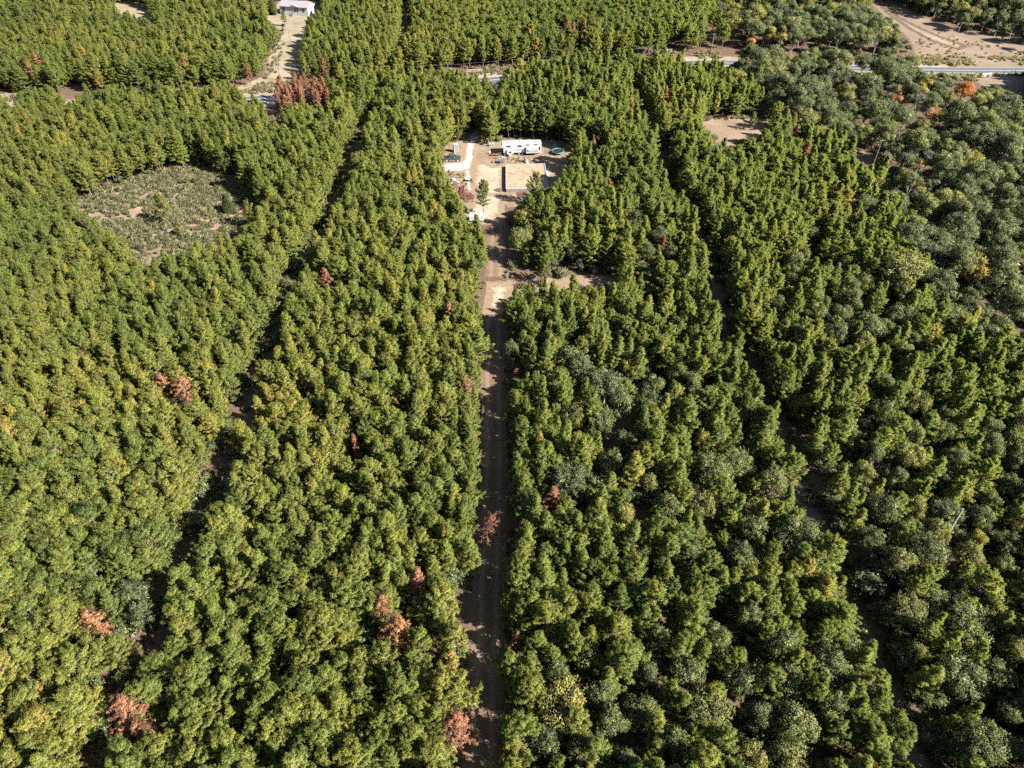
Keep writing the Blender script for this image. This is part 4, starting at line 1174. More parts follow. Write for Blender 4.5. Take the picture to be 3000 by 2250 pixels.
for key, lst in sec.items():
    lst.sort()
    for q, (_, i) in enumerate(lst):
        k = int(rng.integers(0, len(OAKS)))
        z = rng.random()
        tn = float(np.clip(rng.normal(0.17, 0.08), 0, 0.42)) if z < 0.72 else float(rng.uniform(0.34, 0.55))
        tn = 0.62 if z > 0.975 else tn
        look = 'yellowish' if tn > 0.57 else 'olive' if tn > 0.32 else 'grey-green' if tn > 0.15 else 'dark grey-green'
        nm = LMH[key[0]]['label'].split(',')[0].split()
        nm = nm[:11 - len(key[1].split())]
        while nm[-1] in ('the', 'a', 'of', 'in', 'on', 'near', 'at', 'by', 'beside', 'just', 'right', 'left', 'to', 'under', 'behind', 'where', 'with', 'between', 'over', 'dark', 'two', 'hand', 'front', 'bright'):
            nm = nm[:-1]
        lab = f"{ORD[q] if q < len(ORD) else 'outlying'} {look} tree {key[1]} the {' '.join(nm)}"
        if z > 0.60 and z < 0.66:
            place_tree('bare_tree', BARE[int(rng.integers(0, 2))], Ax[i], By[i], hs[i] * 0.95, rng.uniform(0, 6.28), tn, ' '.join(lab.replace(look, 'half-bare grey').split()[:16]), 'tree', 'broadleaf trees of the woods')
        else:
            place_tree('oak_tree', OAKS[k], Ax[i], By[i], hs[i] * 10.2 / OAK_H[k], rng.uniform(0, 6.28), tn, lab, 'tree', 'broadleaf trees of the woods', rng.uniform(0.9, 1.1))

# ------------------------------------------------------------------ weeds and undergrowth
WEED = [make_weed(500 + i, h, r) for i, (h, r) in enumerate([(0.9, 0.55), (0.7, 0.7), (1.2, 0.5)])]
WOBJ = []
for i, me in enumerate(WEED):     # three countable clumps in the clearing serve as the pattern of the mass
    o = bpy.data.objects.new('weed_clump', me); o['tint'] = 0.3
    x, y = G(*[(400, 560), (585, 655), (330, 640)][i])
    o.location = (x, y, 0); link(o)
    tag(o, ['grey-green weed clump in the middle of the weedy clearing', 'grey-green weed clump right of the small sapling pine', 'tall weed clump near the front left of the weedy clearing'][i], 'weed')
    WOBJ.append((o,))


def in_img(poly, n, extra=None):
    P = np.array([G(*p) for p in poly])
    x0, y0 = P.min(0); x1, y1 = P.max(0)
    x = rng.uniform(x0, x1, n); y = rng.uniform(y0, y1, n)
    k = pip(x, y, [tuple(p) for p in P])
    return x[k], y[k]


wx_, wy_, wt_, ws_ = [], [], [], []
def weeds(x, y, t0, t1, s0, s1):
    n = len(x)
    wx_.append(x); wy_.append(y); wt_.append(rng.uniform(t0, t1, n)); ws_.append(rng.uniform(s0, s1, n))
x, y = in_img(rl([(420, 440), (680, 330), (1050, 230), (1370, 180), (1500, 270), (1740, 480), (1640, 700), (1200, 900), (950, 940), (780, 760), (540, 540)]), 5200)
wn = vnoise((x + y) * 0.35, (x - y) * 0.9, 2.6, 21) * 0.45 + vnoise(x, y, 1.3, 22) * 0.30 + rng.random(len(x)) * 0.25
x, y = x[wn > 0.41], y[wn > 0.41]
weeds(x, y, 0.0, 0.6, 0.5, 1.45)
# verge tufts
vx = rng.uniform(-260, 330, 6000); vy = np.interp(vx, [p[0] for p in ROADS], [p[1] for p in ROADS]) + np.where(rng.random(6000) < 0.6, rng.uniform(5.5, 16, 6000), rng.uniform(-12, -5.0, 6000))
k = vnoise(vx, vy, 9, 31) > 0.42
weeds(vx[k], vy[k], 0.35, 1.0, 0.5, 1.3)
# lane sides and the forest floor
for line, lo, hi, n in ((TRACK, 2.4, 4.6, 1100), (LANE_L, 0.6, 3.2, 1500), (LANE_R, 0.8, 3.2, 1500)):
    yy = rng.uniform(25, 215, n); xx = xat(line, yy) + rng.choice([-1, 1], n) * rng.uniform(lo, hi, n)
    k = (vnoise(xx, yy, 6, 41) > 0.45) & (yy < (150 if line is TRACK else 215))
    uq, vq, _ = proj(xx, yy, 0.0)
    for nm in ('yard', 'mid'): k &= ~pip(uq, vq, OPEN[nm])
    weeds(xx[k], yy[k], 0.1, 0.9, 0.3, 0.8)
n = 7000
xx = rng.uniform(-150, 170, n); yy = rng.uniform(20, 260, n)
k = (ldist(xx, yy, TRACK) > 3.6) & (vnoise(xx, yy, 11, 51) > 0.5)
bl = np.zeros(n, bool)
uu, vv, _ = proj(xx, yy, 0.3)
for nm, poly in OPEN.items(): bl |= pip(uu, vv, poly)
k &= ~bl
weeds(xx[k], yy[k], 0.0, 0.6, 0.8, 2.2)
# yard and field tufts
x, y = in_img(r4([(280, 700), (480, 740), (560, 1000), (640, 1120), (480, 1130), (300, 900)]), 260); weeds(x[:120], y[:120], 0.8, 1.0, 0.2, 0.5)
x, y = in_img(r4([(820, 540), (1480, 540), (1480, 600), (1030, 612), (900, 640), (820, 600)]), 90); weeds(x, y, 0.8, 1.0, 0.2, 0.45)
x, y = in_img(r3([(1500, 230), (1700, 200), (2212, 330), (2212, 420), (1700, 400), (1520, 340)]), 150); weeds(x, y, 0.55, 1.0, 0.4, 1.0)
x, y = in_img(r1([(1760, 200), (1850, 150), (1840, 300), (1790, 500), (1720, 520)]), 260); weeds(x, y, 0.2, 0.9, 0.6, 1.5)
x, y = in_img(r3([(60, 730), (600, 740), (600, 775), (60, 775)]), 160); weeds(x, y, 0.2, 0.8, 0.5, 1.0)
BOBJ = [(find(c_), find(t_)) for c_, t_ in BUSH]
n = 2600
bx2 = rng.uniform(40, 320, n); by2 = rng.uniform(60, 430, n)
u_, v_, _ = proj(bx2, by2, 3.0)
hz = np.zeros(n, bool)
for p in HARD: hz |= pip(u_, v_, p)
hz |= pip(u_, v_, MIXED[0]) & (rng.random(n) < 0.35)
yr = np.interp(bx2, [p[0] for p in ROADS], [p[1] for p in ROADS])
hz &= ~((by2 - yr > -7) & (by2 - yr < 10))
for nm, poly in OPEN.items(): hz &= ~hits(bx2, by2, np.full(n, 3.5), 1.6, poly, 0.3)
# both rims of the right lane carry bushes too
yy = rng.uniform(28, 200, 90); xx = xat(LANE_R, yy) + rng.choice([-1, 1], 90) * rng.uniform(2.4, 4.5, 90)
yy2 = rng.uniform(28, 200, 40); xx2 = xat(LANE_L, yy2) + rng.choice([-1, 1], 40) * rng.uniform(2.2, 4.0, 40)
n3 = 4200
x3 = rng.uniform(-120, 150, n3); y3 = rng.uniform(25, 200, n3)
k3 = (ldist(x3, y3, TRACK) > 4.5) & (ldist(x3, y3, LANE_L) > 3) & (ldist(x3, y3, LANE_R) > 3)
for nm, poly in OPEN.items(): k3 &= ~hits(x3, y3, np.full(n3, 3.5), 1.6, poly, 0.3)
bx2 = np.concatenate([bx2[hz], xx, xx2, x3[k3]]); by2 = np.concatenate([by2[hz], yy, yy2, y3[k3]])
bs = rng.uniform(0.55, 1.15, len(bx2)); bs[hz.sum():] *= np.where(rng.random(len(bx2) - hz.sum()) < 0.5, 0.5, 1.05)
print('bushes', len(bx2))
scatter('undergrowth', BOBJ, bx2, by2, np.stack([bs * 1.2, bs * 1.2, bs], 1), rng.integers(0, 2, len(bx2)), np.clip(rng.normal(0.12, 0.1, len(bx2)), 0, 0.5), 'grey-green brushy undergrowth beneath the trees and along the lanes', 'undergrowth')
wx2, wy2, wt2, ws2 = map(np.concatenate, (wx_, wy_, wt_, ws_))
print('weeds', len(wx2))
scatter('weeds', WOBJ, wx2, wy2, np.stack([ws2, ws2, ws2], 1), rng.integers(0, 3, len(wx2)), wt2, 'grey-green weeds and dry grass tufts over clearings, lanes and verges', 'weeds', Z=np.zeros(len(wx2)))

# ------------------------------------------------------------------ the homestead
def base_line(a, b):
    A, B = G(*a), G(*b)
    return ((A[0] + B[0]) / 2, (A[1] + B[1]) / 2), math.atan2(B[1] - A[1], B[0] - A[0]), math.hypot(B[0] - A[0], B[1] - A[1])


def tz(base, vtop):
    """height above a ground point that shows at photo row vtop"""
    lo, hi = 0.0, 30.0
    for _ in range(40):
        m = (lo + hi) / 2
        if proj(base[0], base[1], m)[1] > vtop: lo = m
        else: hi = m
    return lo


# fifth-wheel camper
c, rz, L = base_line((1475, 459), (1586, 455))
rv = empty('camper', (c[0], c[1] + 0.6, 0), rz, 'long white fifth wheel camper parked at the back of the yard', 'camper')
h = L / 2
fx = lambda px: -h + (px - 398) / 982 * L      # photo column in the close-up -> place along the camper
MB().prism([(-h, 0.85), (h - 0.1, 0.80), (h, 1.0), (h, 3.55), (h - 0.25, 3.70), (-h - 0.35, 3.62), (-h - 0.60, 3.35), (-h - 0.55, 2.55), (-h, 2.45)], 0.0, 2.5, 0.04).build('body', M['white'], rv)
MB().box((L - 0.3, 2.36, 0.05), (0, 1.25, 3.715)).build('roof', M['roofwhite'], rv)
for px in (520, 1225):
    MB().box((0.85, 0.55, 0.22), (fx(px), 0.75, 3.85), bevel=0.05).build('roof_vent', M['grey'], rv)
MB().box((0.9, 0.7, 0.32), (fx(860), 1.6, 3.90), bevel=0.08).build('air_conditioner', M['offwhite'], rv)
for x0, x1, z0, z1 in ((482, 578, 2.72, 3.18), (770, 865, 2.72, 3.22), (988, 1065, 3.12, 3.38), (1185, 1265, 3.12, 3.38), (1312, 1345, 1.55, 2.50)):
    f = MB().box(((x1 - x0) / 982 * L + 0.10, 0.04, z1 - z0 + 0.10), (fx((x0 + x1) / 2), -0.010, (z0 + z1) / 2)).build('window', M['lightgrey'], rv)
    p = MB().box(((x1 - x0) / 982 * L, 0.04, z1 - z0), (fx((x0 + x1) / 2), -0.030, (z0 + z1) / 2)).build('pane', M['glass'], f)
MB().box((fx(975) - fx(650), 0.012, 0.42), ((fx(975) + fx(650)) / 2, -0.006, 1.75)).build('grey_stripe', M['lightgrey'], rv)
s1 = MB().box((fx(648) - fx(483), 0.85, 1.25), (fx(565), -0.42, 1.38), bevel=0.04).build('slide_out', M['white'], rv)
MB().box((0.68, 0.03, 0.50), (fx(567), -0.860, 1.42)).build('window', M['glass'], s1)
s2 = MB().box((fx(1290) - fx(978), 0.90, 1.72), (fx(1134), -0.45, 1.78), bevel=0.04).build('slide_out', M['white'], rv)
MB().box((0.62, 0.03, 0.34), (fx(1015), -0.910, 1.75)).build('window', M['glass'], s2)
MB().box((fx(1285) - fx(985), 0.012, 0.50), (fx(1135), -0.906, 1.55)).build('grey_stripe', M['lightgrey'], s2)
s3 = MB().box((fx(910) - fx(400), 0.9, 2.1), (fx(655), 2.95, 2.35), bevel=0.04).build('slide_out', M['grey'], rv)
MB().box((fx(915) - fx(395), 0.95, 0.05), (fx(655), 2.96, 3.43)).build('awning', M['grey'], s3)
MB().box((L * 0.86, 0.16, 0.16), (0.1, 0.5, 0.74)).box((L * 0.86, 0.16, 0.16), (0.1, 2.0, 0.74)).box((0.9, 1.6, 0.10), (-h + 0.6, 1.25, 0.76)).build('chassis', M['black'], rv)
for px in (800, 880):
    for y in (0.22, 2.28):
        wv = MB().cyl((fx(px), y - 0.13, 0.38), (fx(px), y + 0.13, 0.38), 0.38, n=20).build('tyre', M['rubber'], rv)
        MB().cyl((fx(px), y - 0.145, 0.38), (fx(px), y + 0.145, 0.38), 0.20, n=14).build('rim', M['rim'], wv)
for x in (-h + 0.9, h - 0.5):
    for y in (0.3, 2.2):
        MB().cyl((x, y, 0.0), (x, y, 0.8), 0.05).box((0.3, 0.3, 0.05), (x, y, 0.03)).build('stabiliser_jack', M['metal'], rv)
MB().box((0.95, 0.30, 0.05), (fx(565), -1.55, 0.24)).box((0.95, 0.30, 0.05), (fx(565), -1.25, 0.46)).box((0.95, 0.30, 0.05), (fx(565), -0.98, 0.68)).box((0.05, 0.9, 0.3), (fx(565) - 0.45, -1.25, 0.30)).box((0.05, 0.9, 0.3), (fx(565) + 0.45, -1.25, 0.30)).build('entry_steps', M['offwhite'], rv)

# pickup truck, nose to the right
c, rz, L = base_line((1298, 475), (1350, 474))
tk = empty('pickup_truck', (c[0], c[1] + 1.0, 0), rz, 'dark grey crew cab pickup truck parked at the yard edge', 'truck')
k = L / 5.9
X_ = lambda x: (x - 2.95) * k
prof = [(0.0, 0.55), (0.0, 1.22), (1.72, 1.26), (1.78, 1.30), (2.0, 1.80), (2.35, 1.90), (3.35, 1.90), (3.75, 1.80), (4.35, 1.28), (5.5, 1.16), (5.85, 1.02), (5.9, 0.55), (5.3, 0.42), (0.5, 0.42)]
MB().prism([(X_(x), z) for x, z in prof], -0.98, 0.98, 0.06).build('body', M['carpaint'], tk)
MB().box((1.66 * k, 1.66, 0.05), (X_(0.90), 0, 1.275)).build('bed_cover', M['black'], tk)
for y in (-0.985, 0.985):
    MB().prism([(X_(2.12), 1.34), (X_(2.32), 1.76), (X_(2.88), 1.78), (X_(2.88), 1.34)], y - 0.012, y + 0.012).prism([(X_(2.96), 1.34), (X_(2.96), 1.78), (X_(3.55), 1.74), (X_(3.98), 1.34)], y - 0.012, y + 0.012).build('side_window', M['glass'], tk)
    MB().box((0.16, 0.20, 0.18), (X_(3.95), y * 1.09, 1.36), bevel=0.03).build('mirror', M['rim'], tk)
    MB().box((2.1 * k, 0.12, 0.06), (X_(3.0), y * 1.03, 0.44)).build('running_board', M['rim'], tk)
a = math.atan2(0.50, -0.58)
MB().box((0.72 * k, 1.56, 0.03), (X_(4.06), 0, 1.555), rot=Matrix.Rotation(math.atan2(0.52, 0.60), 4, 'Y')).build('windscreen', M['glass'], tk)
MB().box((0.45, 1.5, 0.03), (X_(1.875), 0, 1.56), rot=Matrix.Rotation(-math.atan2(0.5, 0.22), 4, 'Y')).build('rear_window', M['glass'], tk)
for xw in (1.20, 4.85):
    for y in (-0.86, 0.86):
        ty = MB().cyl((X_(xw), y - 0.15, 0.40), (X_(xw), y + 0.15, 0.40), 0.40, n=22).build('tyre', M['rubber'], tk)
        MB().cyl((X_(xw), y - 0.165, 0.40), (X_(xw), y + 0.165, 0.40), 0.26, n=16).build('rim', M['rim'], ty)
for y in (-0.78, 0.78):
    MB().box((0.10, 0.34, 0.20), (X_(5.84), y, 0.92), bevel=0.02).build('headlight', M['lightgrey'], tk)
    MB().box((0.06, 0.22, 0.36), (X_(0.0), y * 1.12, 1.0), bevel=0.02).build('tail_light', M['red'], tk)
MB().box((0.18, 1.9, 0.24), (X_(5.92), 0, 0.56), bevel=0.04).build('front_bumper', M['rim'], tk)
MB().box((0.16, 1.8, 0.20), (X_(-0.04), 0, 0.58), bevel=0.04).build('rear_bumper', M['rim'], tk)
MB().box((0.05, 1.1, 0.30), (X_(5.91), 0, 0.86)).build('grille', M['black'], tk)

# trampoline
tp = G(1634.5, 442, 0.88)
tr_ = empty('trampoline', (tp[0], tp[1], 0), 0, 'round trampoline with teal rim and dark safety net', 'trampoline')
MB().torus((0, 0, 0.88), 1.85, 0.13, 36, 8).build('rim_padding', M['teal'], tr_)
MB().cyl((0, 0, 0.84), (0, 0, 0.86), 1.74, n=36).build('mat', M['black'], tr_)
for i in range(6):
    a = i * PI / 3 + 0.3
    x, y = 1.85 * math.cos(a), 1.85 * math.sin(a)
    MB().cyl((x, y, 0), (x, y, 0.80), 0.035).build('leg', M['metal'], tr_)
    MB().cyl((x * 1.06, y * 1.06, 0.4), (x * 1.06, y * 1.06, 2.45), 0.028).build('net_pole', M['black'], tr_)
nb = bmesh.new(); vs = []
for i in range(36):
    a = 2 * PI * i / 36
    vs.append((nb.verts.new((1.92 * math.cos(a), 1.92 * math.sin(a), 0.98)), nb.verts.new((1.90 * math.cos(a), 1.90 * math.sin(a), 2.35))))
for i in range(36): nb.faces.new((vs[i][0], vs[(i + 1) % 36][0], vs[(i + 1) % 36][1], vs[i][1]))
me = bpy.data.meshes.new('safety_net'); nb.to_mesh(me); nb.free(); me.materials.append(M['net'])
link(bpy.data.objects.new('safety_net', me), tr_)

# block foundation filled with sand
WH = 1.05
FL, FR, BL, BR = G(1483, 553.5, WH), G(1606, 552, WH), G(1482.5, 482, WH), G(1595.5, 478.5, WH)
fo = empty('block_foundation', ((FL[0] + FR[0]) / 2, (FL[1] + BL[1]) / 2, 0), 0, 'rectangular concrete block house foundation filled with pale sand', 'foundation')
ox, oy = fo.location.x, fo.location.y
def wall(a, b, z, trim=0.0):
    a, b = Vector((a[0] - ox, a[1] - oy)), Vector((b[0] - ox, b[1] - oy))
    d = (b - a); ln = d.length - trim; m = (a + b) / 2
    w = MB()
    w.box((ln, 0.22, z), (m.x, m.y, z / 2), rz=math.atan2(d.y, d.x), bevel=0.012)
    o = w.build('wall', M['block'], fo)
    MB().box((ln - 0.02, 0.24, 0.07), (m.x, m.y, z + 0.037), rz=math.atan2(d.y, d.x)).build('coping', M['lightgrey'], o)
wall(FL, FR, WH); wall((FL[0], FL[1]), (BL[0], BL[1]), WH - 0.004, 0.24); wall(FR, BR, WH - 0.004, 0.24); wall(BL, BR, 0.94, 0.0)
P4 = [FL, FR, BR, BL]
cx_, cy_ = sum(p[0] for p in P4) / 4, sum(p[1] for p in P4) / 4
nG = 40
V = []; Tq = []
for i in range(nG + 1):
    for j in range(nG + 1):
        a, b = i / nG, j / nG
        x = (FL[0] * (1 - a) + FR[0] * a) * (1 - b) + (BL[0] * (1 - a) + BR[0] * a) * b
        y = (FL[1] * (1 - a) + FR[1] * a) * (1 - b) + (BL[1] * (1 - a) + BR[1] * a) * b
        V.append((x - ox, y - oy, 0.84 + 0.10 * float(vnoise(np.array([x * 1.0]), np.array([y * 1.0]), 1.3, 61)[0]) + 0.06 * b))
for i in range(nG):
    for j in range(nG):
        q = i * (nG + 1) + j
        Tq.append((q, q + nG + 1, q + nG + 2, q + 1))
link(bpy.data.objects.new('sand_fill', np_mesh('sand_fill', V, Tq, [M['fill']])), fo)

# odds and ends round the yard
def thing_at(name, u, v, label, cat, rz=0.0, z=0.0):
    x, y = G(u, v)
    return empty(name, (x, y, z), rz, label, cat)

e = thing_at('play_tower', 1542, 475, 'grey wooden play tower with a white slide and beams', 'play set', 0.1)
for x in (-0.55, 0.55):
    for y in (-0.5, 0.5): MB().box((0.11, 0.11, 1.9), (x, y, 0.95)).build('post', M['wood'], e)
MB().box((1.2, 1.1, 0.08), (0, 0, 1.10)).build('deck', M['wood'], e)
MB().box((1.15, 0.05, 0.75), (0, -0.58, 1.55)).box((0.05, 1.0, 0.75), (-0.63, 0, 1.55)).build('side_panel', M['grey'], e)
MB().box((0.50, 1.7, 0.05), (0.15, -1.30, 0.62), rot=Matrix.Rotation(R(32), 4, 'X')).build('slide', M['white'], e)
MB().cyl((-0.6, 0.3, 1.9), (-2.3, 1.4, 1.75), 0.07).cyl((-2.3, 1.4, 1.75), (-2.5, 1.0, 0.0), 0.06).cyl((0.6, -0.2, 1.9), (2.2, -1.6, 0.05), 0.08).build('beam', M['wood'], e)
e = thing_at('tub_stand', 1464.5, 478, 'shallow blue tub held on a short reddish stand', 'tub')
MB().cyl((0, 0, 0.72), (0, 0, 0.92), 0.55, 0.78, 20).build('tub', M['blue'], e)
MB().cyl((0, 0, 0), (0, 0, 0.72), 0.16, 0.12, 10).box((0.7, 0.7, 0.06), (0, 0, 0.03)).build('stand', M['maroon'], e)
e = thing_at('white_pole', 1479, 472, 'thin white pole with a small lamp box near the camper', 'pole')
MB().cyl((0, 0, 0), (0, 0, 2.75), 0.05).build('post', M['white'], e); MB().box((0.28, 0.2, 0.28), (0, 0, 2.88), bevel=0.03).build('lamp_box', M['lightgrey'], e)
e = thing_at('tall_box', 1336, 445.5, 'tall grey box with white corner posts beside the driveway', 'box', 0.35)
MB().box((1.25, 0.95, 2.35), (0, 0, 1.20)).build('panel', M['grey'], e)
for x in (-0.64, 0.64):
    for y in (-0.49, 0.49): MB().box((0.15, 0.15, 2.5), (x, y, 1.25), bevel=0.01).build('corner_post', M['white'], e)
MB().box((1.5, 1.2, 0.08), (0, 0, 2.545)).build('lid', M['offwhite'], e)
for q, (u, v, lab) in enumerate([(1436, 428, 'white washer standing under the trees, left one'), (1444.5, 428, 'white washer standing under the trees, right one')]):
    e = thing_at('washing_machine', u, v, lab, 'washer', 0.1)
    MB().box((0.78, 0.72, 0.95), (0, 0, 0.48), bevel=0.04).build('cabinet', M['white'], e)
    MB().cyl((0, -0.36, 0.48), (0, -0.395, 0.48), 0.24, n=18).build('door', M['glass'], e)
e = thing_at('barrel', 1427, 419, 'blue plastic barrel under the pines behind the yard', 'barrel')
MB().cyl((0, 0, 0.02), (0, 0, 0.92), 0.32, 0.34, 18).cyl((0, 0, 0.92), (0, 0, 1.0), 0.34, 0.26, 18).build('drum', M['blue'], e); MB().cyl((0, 0, 0.30), (0, 0, 0.34), 0.355, n=18).cyl((0, 0, 0.64), (0, 0, 0.68), 0.36, n=18).build('hoop', M['blue'], e)
e = thing_at('trash_bin', 1402.5, 417, 'tall black wheeled bin at the back of the driveway', 'bin')
MB().prism([(-0.30, 0.05), (0.30, 0.05), (0.36, 1.15), (-0.36, 1.15)], -0.34, 0.34, 0.03).build('bin', M['black'], e); MB().box((0.78, 0.80, 0.07), (0, 0, 1.19), bevel=0.02).build('lid', M['black'], e)
e = thing_at('lumber_stack', 1417, 414, 'stack of reddish boards under the pines', 'lumber', 0.15)
for j in range(3): MB().box((2.8, 0.85, 0.13), (0.05 * j, 0.02 * j, 0.12 + 0.15 * j), rz=0.03 * j).build('board_layer', M['orange' if j == 2 else 'twig'], e)
e = thing_at('riding_mower', 1444, 456, 'small red riding mower in the camper shade', 'mower', 0.2)
MB().box((0.75, 0.62, 0.34), (0.35, 0, 0.50), bevel=0.09).box((0.8, 0.7, 0.14), (-0.35, 0, 0.42), bevel=0.04).build('hood', M['red'], e)
MB().box((0.4, 0.42, 0.10), (-0.38, 0, 0.58), bevel=0.03).box((0.10, 0.42, 0.35), (-0.58, 0, 0.75), bevel=0.03).build('seat', M['black'], e)
for x, r_ in ((0.5, 0.19), (-0.45, 0.25)):
    for y in (-0.38, 0.38): MB().cyl((x, y - 0.08, r_), (x, y + 0.08, r_), r_, n=14).build('wheel', M['rubber'], e)
MB().torus((0.02, 0, 0.92), 0.15, 0.02, 14, 5).cyl((0.18, 0, 0.62), (0.02, 0, 0.92), 0.02).build('steering_wheel', M['black'], e)
e = thing_at('grill', 1463.5, 458, 'dark barbecue grill with orange side shelf by the camper nose', 'grill', 0.2)
MB().cyl((-0.45, 0, 0.9), (0.45, 0, 0.9), 0.30, n=14).build('firebox', M['black'], e)
for x in (-0.38, 0.38):
    for y in (-0.2, 0.2): MB().cyl((x, y, 0), (x, y, 0.8), 0.03).build('leg', M['metal'], e)
MB().box((0.5, 0.45, 0.04), (-0.72, 0, 0.86)).build('shelf', M['orange'], e)
e = thing_at('camp_chair', 1436, 452, 'pale folding chair beside the red mower', 'chair', 0.5)
MB().box((0.5, 0.48, 0.05), (0, 0, 0.44)).build('seat', M['offwhite'], e); MB().box((0.5, 0.05, 0.55), (0, 0.26, 0.74), rot=Matrix.Rotation(R(-12), 4, 'X')).build('backrest', M['offwhite'], e)
for x in (-0.22, 0.22):
    for y in (-0.2, 0.2): MB().cyl((x, y, 0), (x, y, 0.42), 0.02).build('leg', M['metal'], e)
e = thing_at('gas_bottle', 1472, 462, 'white gas bottle standing at the camper corner', 'gas bottle')
MB().cyl((0, 0, 0.02), (0, 0, 0.40), 0.20, 0.20, 14).cyl((0, 0, 0.40), (0, 0, 0.50), 0.20, 0.08, 14).build('tank', M['white'], e); MB().torus((0, 0, 0.56), 0.10, 0.02, 12, 5).build('collar', M['white'], e)
e = thing_at('stock_tank', 1329, 527, 'white upturned tub at the left rim of the yard', 'tub')
MB().cyl((0, 0, 0.02), (0, 0, 0.48), 0.62, 0.52, 20).torus((0, 0, 0.05), 0.63, 0.04, 20, 6).build('tub', M['white'], e)
e = thing_at('stock_tank', 1342, 536, 'smaller white tub lying below the upturned one', 'tub')
MB().cyl((0, 0, 0.02), (0, 0, 0.34), 0.46, 0.38, 18).torus((0, 0, 0.04), 0.46, 0.035, 18, 6).build('tub', M['white'], e)
e = thing_at('pallet', 1328, 517, 'grey slatted pallet beside the white upturned tub', 'pallet', 0.1)
p = MB()
for j in range(8): p.box((0.12, 1.5, 0.03), (-0.56 + 0.16 * j, 0, 0.145))
p.build('slats', M['grey'], e); MB().box((1.25, 0.10, 0.11), (0, -0.65, 0.07)).box((1.25, 0.10, 0.11), (0, 0, 0.07)).box((1.25, 0.10, 0.11), (0, 0.65, 0.07)).build('stringers', M['wood'], e)
e = thing_at('folding_table', 1371, 530, 'white folding table on the sand with dark legs', 'table', -0.05)
MB().box((1.45, 1.5, 0.05), (0, 0, 0.74), bevel=0.015).build('tabletop', M['white'], e)
for x in (-0.62, 0.62):
    for y in (-0.6, 0.6): MB().cyl((x, y, 0), (x, y, 0.72), 0.03).build('leg', M['black'], e)
for q, (u, v, lab) in enumerate([(1378, 529, 'black chair close against the white table'), (1383, 532, 'black chair a step away from the white table')]):
    e = thing_at('camp_chair', u, v, lab, 'chair', 1.2 + q)
    MB().box((0.52, 0.50, 0.05), (0, 0, 0.44)).build('seat', M['black'], e); MB().box((0.52, 0.05, 0.60), (0, 0.27, 0.76)).build('backrest', M['black'], e)
    for x in (-0.22, 0.22):
        for y in (-0.2, 0.2): MB().cyl((x, y, 0), (x, y, 0.42), 0.025).build('leg', M['black'], e)
e = thing_at('fuel_can', 1386, 535.5, 'small red can on the sand near the black chairs', 'can')
MB().box((0.42, 0.30, 0.36), (0, 0, 0.19), bevel=0.05).build('can', M['red'], e); MB().cyl((0.15, 0, 0.36), (0.3, 0, 0.52), 0.03).build('spout', M['black'], e)
A, B = G(1356.5, 549), G(1351, 571)
e = empty('flatbed_trailer', ((A[0] + B[0]) / 2, (A[1] + B[1]) / 2, 0), math.atan2(B[1] - A[1], B[0] - A[0]), 'narrow maroon flatbed trailer beside the brush pile', 'trailer')
ln = math.hypot(B[0] - A[0], B[1] - A[1])
MB().box((ln, 1.0, 0.14), (0, 0, 0.55)).box((ln, 0.06, 0.25), (0, 0.52, 0.70)).build('bed', M['maroon'], e)
MB().cyl((-ln / 2, 0, 0.5), (-ln / 2 - 1.0, 0, 0.42), 0.06).build('tongue', M['black'], e)
for y in (-0.60, 0.60): MB().cyl((0.3, y - 0.09, 0.28), (0.3, y + 0.09, 0.28), 0.28, n=16).build('wheel', M['rubber'], e)

def twig_heap(name, u, v, r, hgt, n, label, mat, seed):
    rg = np.random.default_rng(seed); x, y = G(u, v)
    segs = []
    for i in range(n):
        a = rg.uniform(0, 6.28); q = r * math.sqrt(rg.random()); z = rg.uniform(0.03, hgt) * (1 - (q / r) ** 2 * 0.8)
        d = rg.normal(size=3) * np.array([1, 1, 0.35]); d /= np.linalg.norm(d)
        p = np.array([q * math.cos(a), q * math.sin(a), max(z, 0.04)]); l = rg.uniform(0.4, 1.1)
        e_ = p + d * l; e_[2] = max(e_[2], 0.03)
        segs.append((p - d * l * 0.5 * np.array([1, 1, 0]), e_, 0.035, 0.012))
    V, T = tubes(segs, 4)
    o = bpy.data.objects.new(name, np_mesh(name, V, T, [mat])); o.location = (x, y, 0); link(o)
    return tag(o, label, 'brush pile')
twig_heap('brush_pile', 1369, 577, 2.1, 1.1, 520, 'large heap of reddish brown brush at the yard corner', M['twig'], 1)
twig_heap('brush_pile', 1462, 558, 1.1, 0.6, 110, 'small tangle of dark branches at the foundation corner', M['wood'], 2)
twig_heap('brush_pile', 1530, 569, 1.6, 0.35, 150, 'low dry brush along the front foundation wall', M['twig'], 3)

# white trailer half under the pines
A, B = G(1374, 632.5, 2.0), G(1417, 632, 2.0)
e = empty('cargo_trailer', ((A[0] + B[0]) / 2, (A[1] + B[1]) / 2 + 0.9, 0), math.atan2(B[1] - A[1], B[0] - A[0]), 'small white box trailer half hidden by pines below the yard', 'trailer')
ln = math.hypot(B[0] - A[0], B[1] - A[1])
MB().box((ln, 1.8, 1.55), (0, 0, 1.22), bevel=0.08).build('body', M['white'], e)
MB().box((ln - 0.2, 1.6, 0.04), (0, 0, 2.015)).build('roof', M['roofwhite'], e)
for x in (-0.9, 0.9): MB().box((0.42, 0.42, 0.14), (x, 0.15, 2.10), bevel=0.03).build('roof_vent', M['lightgrey'], e)
for y in (-0.95, 0.95): MB().cyl((0.2, y - 0.1, 0.33), (0.2, y + 0.1, 0.33), 0.33, n=16).build('wheel', M['rubber'], e)
MB().cyl((ln / 2, 0, 0.5), (ln / 2 + 1.2, 0, 0.5), 0.06).build('tongue', M['metal'], e)
